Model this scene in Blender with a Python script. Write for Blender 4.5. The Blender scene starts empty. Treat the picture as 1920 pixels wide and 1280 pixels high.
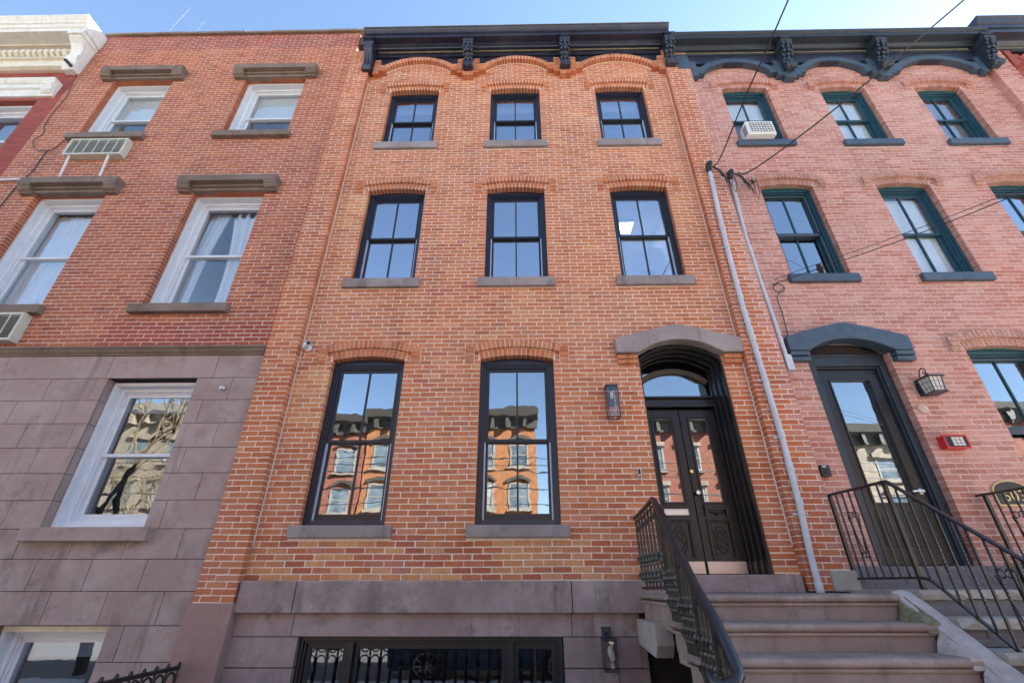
import bpy, bmesh, math, random
from mathutils import Vector, Matrix
random.seed(7)
PI = math.pi
R = math.radians
scene = bpy.context.scene
C = scene.collection

# ------------------------------------------------------------------ camera
# origin of the world: on the facade plane, below/above the eye level of the photographer (z = 0 is eye height)
GROUND = -1.65
cam_d = bpy.data.cameras.new('camera')
cam = bpy.data.objects.new('camera', cam_d)
C.objects.link(cam)
scene.camera = cam
pitch, yaw, roll = 0.49813, 0.015562, -0.00074
cp, sp, cy_, sy_ = math.cos(pitch), math.sin(pitch), math.cos(yaw), math.sin(yaw)
vr = Vector((cy_, sy_, 0)); vf = Vector((-sy_*cp, cy_*cp, sp)); vu = vr.cross(vf)
cr, sr = math.cos(roll), math.sin(roll)
vr2 = cr*vr + sr*vu; vu2 = -sr*vr + cr*vu
cam.matrix_world = Matrix(((vr2.x, vu2.x, -vf.x, 0), (vr2.y, vu2.y, -vf.y, -5.4), (vr2.z, vu2.z, -vf.z, 0), (0, 0, 0, 1)))
cam_d.sensor_width = 36.0
cam_d.lens = 847.4/1920*36
cam_d.clip_end = 3000
cam_d.clip_start = 0.05

# ------------------------------------------------------------------ sky and sun
SUN_EL, SUN_AZ = R(33), R(60)          # azimuth from +Y (behind the houses) towards +X
world = bpy.data.worlds.new('World'); scene.world = world; world.use_nodes = True
wn = world.node_tree; wn.nodes.clear()
wo = wn.nodes.new('ShaderNodeOutputWorld'); wb = wn.nodes.new('ShaderNodeBackground')
sky = wn.nodes.new('ShaderNodeTexSky'); sky.sky_type = 'NISHITA'; sky.sun_disc = False
sky.sun_elevation = SUN_EL; sky.sun_rotation = SUN_AZ
sky.air_density = 1.0; sky.dust_density = 0.12; sky.ozone_density = 1.0; sky.altitude = 0
wb.inputs['Strength'].default_value = 0.05
wn.links.new(sky.outputs[0], wb.inputs[0]); wn.links.new(wb.outputs[0], wo.inputs[0])
sun_d = bpy.data.lights.new('sun', 'SUN'); sun_d.energy = 5.0; sun_d.angle = R(0.5); sun_d.color = (1, 0.93, 0.84)
sun = bpy.data.objects.new('sun', sun_d); C.objects.link(sun)
sdir = Vector((math.sin(SUN_AZ)*math.cos(SUN_EL), math.cos(SUN_AZ)*math.cos(SUN_EL), math.sin(SUN_EL)))
sun.rotation_euler = (-sdir).to_track_quat('-Z', 'Y').to_euler()
sun.location = (10, 30, 30)
scene.view_settings.view_transform = 'Standard'
scene.view_settings.look = 'None'
scene.view_settings.exposure = 3.12
scene.view_settings.gamma = 1.0
scene.view_settings.use_curve_mapping = False
scene.render.engine = 'CYCLES'
scene.cycles.max_bounces = 8
scene.cycles.transparent_max_bounces = 16
scene.cycles.caustics_reflective = False
scene.cycles.caustics_refractive = False

# ------------------------------------------------------------------ materials
def mat(name):
    m = bpy.data.materials.new(name); m.use_nodes = True
    nt = m.node_tree; nt.nodes.clear()
    out = nt.nodes.new('ShaderNodeOutputMaterial'); b = nt.nodes.new('ShaderNodeBsdfPrincipled')
    nt.links.new(b.outputs[0], out.inputs[0])
    return m, nt, b, out
def pos(nt, scale=(1, 1, 1)):
    g = nt.nodes.new('ShaderNodeNewGeometry'); mp = nt.nodes.new('ShaderNodeMapping')
    mp.inputs['Scale'].default_value = scale
    nt.links.new(g.outputs['Position'], mp.inputs[0]); return mp.outputs[0]
def noise(nt, vec, scale, detail=4, rough=.55):
    n = nt.nodes.new('ShaderNodeTexNoise'); n.inputs['Scale'].default_value = scale
    n.inputs['Detail'].default_value = detail; n.inputs['Roughness'].default_value = rough
    nt.links.new(vec, n.inputs['Vector']); return n.outputs['Fac']
def ramp(nt, fac, a, b, lo=0., hi=1.):
    r = nt.nodes.new('ShaderNodeMapRange'); r.inputs[1].default_value = a; r.inputs[2].default_value = b
    r.inputs[3].default_value = lo; r.inputs[4].default_value = hi; r.clamp = True
    nt.links.new(fac, r.inputs[0]); return r.outputs[0]
def mixc(nt, fac, a, b, mode='MIX'):
    m = nt.nodes.new('ShaderNodeMix'); m.data_type = 'RGBA'; m.blend_type = mode
    for s, v in ((0, fac), (6, a), (7, b)):
        if isinstance(v, (int, float)): m.inputs[s].default_value = v
        elif isinstance(v, tuple): m.inputs[s].default_value = (*v, 1)
        else: nt.links.new(v, m.inputs[s])
    return m.outputs[2]
def scalec(nt, col, fac):            # multiply a colour by a scalar socket
    m = nt.nodes.new('ShaderNodeVectorMath'); m.operation = 'SCALE'
    if isinstance(col, tuple): m.inputs[0].default_value = col
    else: nt.links.new(col, m.inputs[0])
    nt.links.new(fac, m.inputs['Scale']); return m.outputs[0]
def bump(nt, b, h, dist, strength=1.):
    n = nt.nodes.new('ShaderNodeBump'); n.inputs['Distance'].default_value = dist; n.inputs['Strength'].default_value = strength
    nt.links.new(h, n.inputs['Height']); nt.links.new(n.outputs[0], b.inputs['Normal'])

def brick_mat(name, bloom, bloomcol=(.62, .5, .46), lo=.52, hi=.72):
    m, nt, b, o = mat(name)
    a = nt.nodes.new('ShaderNodeAttribute'); a.attribute_name = 'tint'
    p = pos(nt)
    f1 = ramp(nt, noise(nt, p, 55, 5), .3, .75, .72, 1.22)
    f2 = ramp(nt, noise(nt, p, 1.3, 4), .3, .7, .86, 1.1)
    c = scalec(nt, scalec(nt, a.outputs['Color'], f1), f2)
    c = scalec(nt, c, ramp(nt, noise(nt, pos(nt, (2.6, 2.6, .22)), 1.7, 5, .65), .50, .76, 1.0, .74))      # run-off streaks
    sp_ = ramp(nt, noise(nt, pos(nt, (1, 1, 2.2)), 26, 6, .7), .66, .78)      # dark specks and scuffs
    c = mixc(nt, sp_, c, scalec(nt, c, ramp(nt, sp_, 0, 1, 1, .45)))
    e = ramp(nt, noise(nt, p, .75, 3), lo, hi)
    e2 = ramp(nt, noise(nt, p, 34, 6, .7), .42, .68)
    k = nt.nodes.new('ShaderNodeMath'); k.operation = 'MULTIPLY'; nt.links.new(e, k.inputs[0]); nt.links.new(e2, k.inputs[1])
    k2 = nt.nodes.new('ShaderNodeMath'); k2.operation = 'MULTIPLY'; nt.links.new(k.outputs[0], k2.inputs[0]); k2.inputs[1].default_value = bloom
    c = mixc(nt, k2.outputs[0], c, bloomcol)
    nt.links.new(c, b.inputs['Base Color']); b.inputs['Roughness'].default_value = .88
    bump(nt, b, noise(nt, p, 140, 4, .65), .0035, .8)
    return m
def plain(name, col, rough=.6, var=.12, vs=9., bmp=0., bs=120., metallic=0., stain=0., streak=0., staincol=None, spec=None):  # painted, metal and masonry surfaces
    m, nt, b, o = mat(name); p = pos(nt)
    f = ramp(nt, noise(nt, p, vs, 5), .3, .7, 1-var, 1+var)
    c = scalec(nt, tuple(col), f)
    if stain:
        s = ramp(nt, noise(nt, p, 1.6, 6, .7), .5, .72, 0, stain)
        c = mixc(nt, s, c, staincol or tuple(v*.5 for v in col))
    if streak:
        s = ramp(nt, noise(nt, pos(nt, (9, 9, .7)), 1.4, 4, .6), .5, .72, 0, streak)
        c = mixc(nt, s, c, staincol or tuple(v*.55 for v in col))
    nt.links.new(c, b.inputs['Base Color'])
    b.inputs['Metallic'].default_value = metallic
    rr = ramp(nt, noise(nt, p, vs*2.3, 4), .3, .7, max(rough-.035, .05), min(rough+.035, 1)); nt.links.new(rr, b.inputs['Roughness'])
    if spec is not None: b.inputs['Specular IOR Level'].default_value = spec
    if bmp: bump(nt, b, noise(nt, p, bs, 5, .6), bmp, .8)
    return m
def stone_mat(name, col, dark, light, cracks=0.):
    m, nt, b, o = mat(name); p = pos(nt)
    a = nt.nodes.new('ShaderNodeObjectInfo')
    rnd = ramp(nt, a.outputs['Random'], 0, 1, .9, 1.1)
    c = scalec(nt, tuple(col), rnd)
    c = mixc(nt, ramp(nt, noise(nt, p, 2.1, 6, .65), .44, .66, 0, .75), c, tuple(light))
    c = mixc(nt, ramp(nt, noise(nt, p, 3.7, 7, .72), .54, .74, 0, .8), c, tuple(dark))
    c = mixc(nt, ramp(nt, noise(nt, pos(nt, (7, 7, .8)), 1.1, 5, .6), .56, .74, 0, .55), c, tuple(dark))
    c = scalec(nt, c, ramp(nt, noise(nt, p, 90, 5), .3, .7, .9, 1.08))
    if cracks:
        v = nt.nodes.new('ShaderNodeTexVoronoi'); v.feature = 'DISTANCE_TO_EDGE'; v.inputs['Scale'].default_value = 1.1
        d = nt.nodes.new('ShaderNodeVectorMath'); d.operation = 'ADD'
        nz = nt.nodes.new('ShaderNodeTexNoise'); nz.inputs['Scale'].default_value = 5; nt.links.new(p, nz.inputs[0])
        sc = nt.nodes.new('ShaderNodeVectorMath'); sc.operation = 'SCALE'; sc.inputs['Scale'].default_value = .25
        nt.links.new(nz.outputs[1], sc.inputs[0]); nt.links.new(p, d.inputs[0]); nt.links.new(sc.outputs[0], d.inputs[1])
        nt.links.new(d.outputs[0], v.inputs['Vector'])
        c = mixc(nt, ramp(nt, v.outputs['Distance'], .002, .008, cracks, 0), c, (.05, .035, .035))
    nt.links.new(c, b.inputs['Base Color']); b.inputs['Roughness'].default_value = .82; b.inputs['Specular IOR Level'].default_value = .35
    bump(nt, b, noise(nt, p, 70, 6, .7), .004, .7)
    return m
def glass_mat(name, ior, tint, wave=.0009, extra=0.):
    m, nt, b, o = mat(name); nt.nodes.remove(b)
    t = nt.nodes.new('ShaderNodeBsdfTransparent'); t.inputs[0].default_value = (*tint, 1)
    g = nt.nodes.new('ShaderNodeBsdfGlossy'); g.inputs['Roughness'].default_value = 0.0; g.inputs['Color'].default_value = (.95, .97, 1, 1)
    gm = nt.nodes.new('ShaderNodeNewGeometry'); dt = nt.nodes.new('ShaderNodeVectorMath'); dt.operation = 'DOT_PRODUCT'
    nt.links.new(gm.outputs['Incoming'], dt.inputs[0]); nt.links.new(gm.outputs['Normal'], dt.inputs[1])
    def mth(op, a, b_=None):
        q = nt.nodes.new('ShaderNodeMath'); q.operation = op; nt.links.new(a, q.inputs[0])
        if b_ is not None: q.inputs[1].default_value = b_
        return q.outputs[0]
    om = nt.nodes.new('ShaderNodeMath'); om.operation = 'SUBTRACT'; om.inputs[0].default_value = 1; nt.links.new(mth('ABSOLUTE', dt.outputs['Value']), om.inputs[1])
    sch = mth('POWER', om.outputs[0], 4.0)
    mx = nt.nodes.new('ShaderNodeMixShader')
    p = pos(nt); n = noise(nt, p, 2.6, 2.5, .45)
    bp = nt.nodes.new('ShaderNodeBump'); bp.inputs['Distance'].default_value = wave*10; bp.inputs['Strength'].default_value = .1
    nt.links.new(n, bp.inputs['Height']); nt.links.new(bp.outputs[0], g.inputs['Normal'])
    fac = ramp(nt, sch, 0, 1, extra, 1)
    nt.links.new(fac, mx.inputs[0]); nt.links.new(t.outputs[0], mx.inputs[1]); nt.links.new(g.outputs[0], mx.inputs[2])
    nt.links.new(mx.outputs[0], o.inputs[0])
    return m
def emis(name, col, s):
    m, nt, b, o = mat(name); b.inputs['Base Color'].default_value = (*col, 1)
    b.inputs['Emission Color'].default_value = (*col, 1); b.inputs['Emission Strength'].default_value = s
    return m

M = {}
M['brick_mid'] = brick_mat('brick_orange', .35)
M['brick_left'] = brick_mat('brick_red', .45, lo=.6, hi=.78)
M['brick_right'] = brick_mat('brick_pink_worn', .85, (.60, .40, .36), .36, .62)
M['brick_paint'] = brick_mat('brick_painted_red', .1)
M['mort_mid'] = plain('mortar_cream', (.80, .69, .57), .95, .12, 20, .003, 200)
M['mort_left'] = plain('mortar_pale', (.70, .60, .51), .95, .12, 20, .003, 200)
M['mort_right'] = plain('mortar_pink', (.62, .44, .385), .95, .2, 12, .004, 150)
M['mort_paint'] = plain('mortar_painted_red', (.30, .07, .05), .9, .1, 20, .003, 150)
M['caulk'] = plain('caulk', (.66, .60, .54), .8, .1, 30)
M['sill'] = stone_mat('brownstone_sill', (.275, .225, .215), (.13, .105, .10), (.38, .325, .31))
M['base'] = stone_mat('brownstone_base', (.295, .214, .202), (.10, .077, .073), (.46, .362, .342))
M['left_stone'] = stone_mat('brownstone_ashlar', (.365, .268, .236), (.21, .150, .134), (.455, .356, .32), .0)
M['left_stone_old'] = stone_mat('brownstone_ashlar_cracked', (.34, .248, .222), (.14, .104, .096), (.455, .363, .33), .0)
M['left_trim'] = stone_mat('brown_stone_trim', (.20, .145, .11), (.11, .08, .062), (.27, .205, .165))
M['pink_render'] = stone_mat('pink_render', (.36, .22, .185), (.24, .15, .13), (.42, .28, .24))
M['joint_shade'] = plain('dark_joint_and_shade', (.03, .022, .022), .95)  # for stone joints, the hood infill and painted shade under the stoop
M['stoop'] = stone_mat('stoop_brownstone', (.31, .228, .195), (.14, .10, .086), (.45, .36, .315))
M['slab'] = stone_mat('bluestone_slab', (.36, .33, .29), (.20, .17, .13), (.47, .44, .41))
M['moss'] = plain('mossy_stone', (.20, .20, .11), .95, .4, 14, .02, 30, stain=.7, staincol=(.30, .26, .23))
M['worn'] = plain('worn_cheek_stone', (.47, .42, .40), .9, .18, 7, .012, 25, stain=.5, staincol=(.33, .27, .26))
M['grey_brick'] = plain('grey_painted_brick', (.18, .165, .17), .8, .12, 12, .004, 60)
M['black'] = plain('black_paint', (.014, .017, .034), .34, .2, 12, .00006, 60, spec=.6)
M['black_old'] = plain('black_paint_weathered', (.016, .018, .038), .38, .35, 8, .0006, 30, spec=.6, stain=.35, streak=.25, staincol=(.085, .085, .10))
M['black_door'] = plain('black_door_paint', (.012, .010, .011), .3, .2, 10, .00006, 50)
M['sash'] = plain('black_sash', (.013, .012, .016), .4, .1, 12)
M['gold'] = plain('worn_edge', (.22, .19, .11), .6, .3, 20)
M['teal'] = plain('teal_paint', (.018, .068, .098), .4, .15, 10)
M['teal_green'] = plain('green_paint', (.03, .19, .15), .5, .15, 10)
M['navy'] = plain('slate_blue_paint', (.046, .074, .108), .45, .2, 9, .0008, 40, stain=.4, staincol=(.10, .12, .14), streak=.3)
M['navy_dark'] = plain('dark_slate_paint', (.022, .032, .045), .45, .3, 9, .0008, 40)
M['white'] = plain('white_frame', (.74, .76, .80), .45, .05, 6)
M['cream'] = plain('cream_paint', (.74, .68, .54), .6, .08, 6, .001, 60, streak=.25, staincol=(.4, .33, .24))
M['whitepaint'] = plain('white_old_paint', (.78, .76, .70), .55, .06, 6, .003, 40, streak=.35, staincol=(.45, .40, .33))
M['taupe'] = plain('taupe_panel', (.34, .27, .20), .7, .1, 4)
M['liner'] = plain('jamb_liner', (.48, .55, .68), .35, .05, 6)
M['iron'] = plain('black_iron', (.010, .010, .012), .36, .3, 25, .0003, 60, spec=.7)
M['iron_old'] = plain('cast_iron_worn', (.020, .019, .015), .42, .5, 30, .0009, 50, spec=.7)
M['pipe'] = plain('pale_conduit', (.52, .53, .58), .5, .1, 5, stain=.35, staincol=(.36, .36, .38))
M['cable'] = plain('black_cable', (.012, .012, .013), .5, .1, 8)
M['conc'] = plain('sidewalk_concrete', (.44, .41, .37), .9, .12, 2, .004, 60)
M['asph'] = plain('asphalt', (.075, .075, .077), .95, .15, 3, .006, 90)
M['steel'] = plain('brushed_metal', (.62, .60, .60), .3, .05, 10, metallic=1.)
M['brass'] = plain('brass', (.70, .52, .22), .3, .05, 10, metallic=1.)
M['kick'] = plain('kick_plate', (.62, .50, .46), .35, .08, 3, metallic=.7)
M['ac'] = plain('ac_beige', (.58, .56, .47), .55, .06, 8)
M['acdark'] = plain('ac_dark', (.035, .035, .035), .8)  # near-black for coil backing, side vents and car windows
M['acwhite'] = plain('ac_white', (.74, .73, .70), .5, .05, 8)
M['red'] = plain('alarm_red', (.55, .018, .02), .35, .05, 8)
M['lens'] = plain('lens_grid', (.62, .60, .54), .3, .05, 20)
M['dark'] = plain('dark_plastic', (.012, .012, .014), .4, .1, 12)
M['room'] = plain('room_wall', (.82, .83, .86), .9, .03, 2)
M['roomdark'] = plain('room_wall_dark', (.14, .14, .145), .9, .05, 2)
M['fabric'] = plain('sheer_curtain', (.82, .84, .87), .9, .04, 4)
M['shade'] = plain('window_shade', (.82, .84, .84), .9, .03, 4)
M['glass'] = glass_mat('glass_new', 2.0, (.82, .88, .94), .0012, .27)
M['glass_up'] = glass_mat('glass_upper', 2., (.84, .88, .96), .0012, .38)
M['glass_old'] = glass_mat('glass_old', 1.8, (.92, .95, .96), .0016, .08)
M['glass_lamp'] = glass_mat('lantern_glass', 1.8, (.92, .92, .9), .0002, .05)
M['glass_flat'] = glass_mat('glass_door', 2., (.82, .88, .94), .00035, .26)
M['glass_mid'] = glass_mat('glass_ground', 2., (.80, .86, .88), .0012, .17)
M['screen'] = plain('insect_screen', (.05, .065, .085), .6, .1, 60)
M['transom'] = plain('transom_shaded_brown', (.085, .068, .05), .6, .2, 10)  # dark brown stands for the shade on the wood above the transom glass
M['tar'] = plain('roof_tar', (.05, .05, .05), .9)
M['lit'] = emis('lit_panel', (1, .93, .78), 2.6)
M['bark'] = plain('bark', (.055, .045, .036), .9, .3, 8, .01, 30)
M['twig'] = plain('twig', (.16, .125, .08), .9, .3, 8)
M['tire'] = plain('tyre_rubber', (.012, .012, .012), .8)
M['goldpaint'] = plain('gold_paint', (.62, .47, .20), .4, .05, 10, metallic=.3)

# ------------------------------------------------------------------ mesh helpers
class MB:
    def __init__(s): s.v = []; s.f = []; s.t = []
    def add(s, vs, fs, tint=None):
        o = len(s.v); s.v += [tuple(v) for v in vs]; s.f += [tuple(i+o for i in f) for f in fs]
        if tint is not None: s.t += [tint]*len(vs)
        return s
    def box(s, x0, x1, y0, y1, z0, z1, tint=None):
        return s.add([(x0, y0, z0), (x1, y0, z0), (x1, y1, z0), (x0, y1, z0), (x0, y0, z1), (x1, y0, z1), (x1, y1, z1), (x0, y1, z1)],
              [(0, 3, 2, 1), (4, 5, 6, 7), (0, 1, 5, 4), (1, 2, 6, 5), (2, 3, 7, 6), (3, 0, 4, 7)], tint)
    def prism_y(s, poly, y0, y1, tint=None):         # polygon (x,z) counter-clockwise seen from -y, extruded in y
        n = len(poly)
        vs = [(x, y0, z) for x, z in poly]+[(x, y1, z) for x, z in poly]
        fs = [tuple(range(n)), tuple(range(2*n-1, n-1, -1))]
        fs += [(i, i+n, (i+1) % n+n, (i+1) % n) for i in range(n)]
        return s.add(vs, fs, tint)
    def prism_x(s, poly, x0, x1, tint=None):         # polygon (y,z), extruded in x
        n = len(poly)
        vs = [(x0, y, z) for y, z in poly]+[(x1, y, z) for y, z in poly]
        fs = [tuple(range(n)), tuple(range(2*n-1, n-1, -1))]
        fs += [(i, i+n, (i+1) % n+n, (i+1) % n) for i in range(n)]
        return s.add(vs, fs, tint)
    def arc(s, cx, spring, a, rise, t, y0, y1, n=16, e=0., din=0.):  # ring segment over half span a, thickness t
        Rr = (a*a+rise*rise)/(2*rise); zc = spring+rise-Rr; th = math.asin(min(1, a/Rr))+e; Rr += din; t -= din
        vs = []
        for i in range(n+1):
            q = -th+2*th*i/n
            for rr in (Rr, Rr+t):
                for y in (y0, y1): vs.append((cx+rr*math.sin(q), y, zc+rr*math.cos(q)))
        fs = []
        for i in range(n):
            b = 4*i
            fs += [(b, b+4, b+6, b+2), (b+1, b+3, b+7, b+5), (b, b+1, b+5, b+4), (b+2, b+6, b+7, b+3)]
        fs += [(0, 2, 3, 1), (4*n, 4*n+1, 4*n+3, 4*n+2)]
        return s.add(vs, fs)
    def voussoirs(s, cx, spring, a, rise, t, y0, y1, n, pal, gap=.012, e=0.):
        Rr = (a*a+rise*rise)/(2*rise); zc = spring+rise-Rr; th = math.asin(min(1, a/Rr))+e
        for i in range(n):
            q0 = -th+2*th*i/n+gap/2/Rr; q1 = -th+2*th*(i+1)/n-gap/2/Rr
            j = random.uniform(-.003, .003); tn = vary(random.choice(pal))
            vs = []
            for y in (y0+j, y1):
                for q, rr in ((q0, Rr+.002), (q1, Rr+.002), (q1, Rr+t), (q0, Rr+t)):
                    vs.append((cx+rr*math.sin(q), y, zc+rr*math.cos(q)))
            s.add(vs, [(0, 1, 2, 3), (7, 6, 5, 4), (0, 4, 5, 1), (1, 5, 6, 2), (2, 6, 7, 3), (3, 7, 4, 0)], tn)
        return s
    def tube(s, pts, r, n=8, caps=True, tint=None):
        pts = [Vector(p) for p in pts]; k = len(pts); rs = r if isinstance(r, (list, tuple)) else [r]*k
        vs = []; prev = None
        for i, p in enumerate(pts):
            d = (pts[min(i+1, k-1)]-pts[max(i-1, 0)])
            d = d.normalized() if d.length > 1e-9 else Vector((0, 0, 1))
            if prev is None:
                u = d.orthogonal().normalized()
            else:
                u = (prev-d*prev.dot(d)); u = u.normalized() if u.length > 1e-6 else d.orthogonal().normalized()
            prev = u; w = d.cross(u)
            for j in range(n):
                a = 2*PI*j/n; vs.append(p+(u*math.cos(a)+w*math.sin(a))*rs[i])
        fs = [(i*n+j, i*n+(j+1) % n, (i+1)*n+(j+1) % n, (i+1)*n+j) for i in range(k-1) for j in range(n)]
        if caps: fs += [tuple(range(n-1, -1, -1)), tuple(range((k-1)*n, k*n))]
        return s.add(vs, fs, tint)
    def lathe(s, prof, c, axis='z', n=14):            # prof: (radius, height) list around the axis through c
        vs = []
        for r, h in prof:
            for j in range(n):
                a = 2*PI*j/n; u, w = r*math.cos(a), r*math.sin(a)
                vs.append((c[0]+u, c[1]+w, c[2]+h) if axis == 'z' else (c[0]+u, c[1]+h, c[2]+w) if axis == 'y' else (c[0]+h, c[1]+u, c[2]+w))
        k = len(prof)
        fs = [(i*n+j, i*n+(j+1) % n, (i+1)*n+(j+1) % n, (i+1)*n+j) for i in range(k-1) for j in range(n)]
        fs += [tuple(range(n-1, -1, -1)), tuple(range((k-1)*n, k*n))]
        return s.add(vs, fs)
    def ball(s, c, rx, ry, rz, n=8, m=5):
        prof = [(max(math.sin(PI*i/m), .03), -math.cos(PI*i/m)) for i in range(m+1)]
        vs = []
        for r, h in prof:
            for j in range(n):
                a = 2*PI*j/n; vs.append((c[0]+rx*r*math.cos(a), c[1]+ry*r*math.sin(a), c[2]+rz*h))
        fs = [(i*n+j, i*n+(j+1) % n, (i+1)*n+(j+1) % n, (i+1)*n+j) for i in range(m) for j in range(n)]
        fs += [tuple(range(n-1, -1, -1)), tuple(range(m*n, (m+1)*n))]
        return s.add(vs, fs)
    def ring(s, x0, x1, z0, z1, w, y0, y1, sides='lrtb', wb=None):   # rectangular frame of bar width w
        wb = w if wb is None else wb
        zb = z0+wb if 'b' in sides else z0; zt = z1-w if 't' in sides else z1
        if 'l' in sides: s.box(x0, x0+w, y0, y1, zb, zt)
        if 'r' in sides: s.box(x1-w, x1, y0, y1, zb, zt)
        if 't' in sides: s.box(x0, x1, y0, y1, zt, z1)
        if 'b' in sides: s.box(x0, x1, y0, y1, z0, zb)
        return s
    def build(s, name, m, parent=None, kind=None, smooth=False, bevel=0., label=None):
        n = len(s.v); lo = [min(v[i] for v in s.v) for i in range(3)]; hi = [max(v[i] for v in s.v) for i in range(3)]
        c = Vector([(lo[i]+hi[i])/2 for i in range(3)])
        me = bpy.data.meshes.new(name)
        me.from_pydata([(v[0]-c.x, v[1]-c.y, v[2]-c.z) for v in s.v], [], s.f)
        if s.t:
            a = me.attributes.new('tint', 'FLOAT_COLOR', 'POINT')
            a.data.foreach_set('color', [x for t in s.t for x in (t[0], t[1], t[2], 1.)])
        if not s.t or bevel:
            bm = bmesh.new(); bm.from_mesh(me)
            bmesh.ops.recalc_face_normals(bm, faces=bm.faces)
            if bevel:
                es = [e for e in bm.edges if len(e.link_faces) == 2 and e.calc_face_angle(0) > .5]
                bmesh.ops.bevel(bm, geom=es, offset=bevel, segments=2, profile=.6, affect='EDGES', clamp_overlap=True)
            bm.to_mesh(me); bm.free()
        if smooth:
            me.polygons.foreach_set('use_smooth', [True]*len(me.polygons))
            me.set_sharp_from_angle(angle=R(40))
        me.materials.append(m if not isinstance(m, str) else M[m])
        o = bpy.data.objects.new(name, me); C.objects.link(o)
        place(o, c, parent)
        if kind: o['kind'] = kind
        if label: o['label'] = label
        return o
W = {}
def place(o, c, parent=None):
    c = Vector(c); W[o.name] = c
    if parent: o.parent = parent; o.location = c-W[parent.name]
    else: o.location = c
def thing(name, label, cat, loc, group=None):
    o = bpy.data.objects.new(name, None); C.objects.link(o); o.empty_display_size = .1
    place(o, loc); return tag(o, label, cat, group)
def tag(o, label, cat, group=None):
    o['label'] = label; o['category'] = cat
    if group: o['group'] = group
    return o
def struct(o): o['kind'] = 'structure'; return o
def rbox(*a): return MB().box(*a)
def vary(c, k=.1):
    q = random.uniform(1-k, 1+k); return (c[0]*q, c[1]*q*random.uniform(.97, 1.03), c[2]*q*random.uniform(.95, 1.05))
# ------------------------------------------------------------------ brickwork
BL, BP = 0.2150, 0.0648          # brick length and course height, joints included
PAL_MID = [(.58, .20, .086), (.61, .22, .098), (.56, .186, .078), (.63, .238, .11), (.59, .228, .118), (.54, .172, .074), (.60, .205, .082), (.62, .245, .125)]
PAL_BUFF = [(.64, .29, .12), (.66, .31, .135), (.62, .26, .11), (.65, .30, .135), (.60, .235, .10)]
PAL_MIX = [(.49, .14, .07), (.52, .16, .085), (.47, .13, .068), (.52, .19, .12), (.54, .17, .074)]
PAL_PIER = [(.53, .160, .062), (.56, .178, .068), (.50, .142, .056), (.57, .195, .085), (.52, .155, .066)]
PAL_LEFT = [(.46, .128, .058), (.49, .145, .066), (.44, .115, .052), (.51, .16, .074), (.47, .138, .068), (.41, .108, .056), (.52, .165, .07)]
PAL_RIGHT = [(.52, .225, .165), (.545, .248, .188), (.495, .20, .145), (.565, .268, .205), (.51, .215, .17), (.465, .17, .115), (.58, .285, .225)]
PAL_PAINT = [(.36, .078, .058), (.38, .085, .064), (.34, .072, .054)]
CAMP = Vector((0, -5.4, 0))

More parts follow.
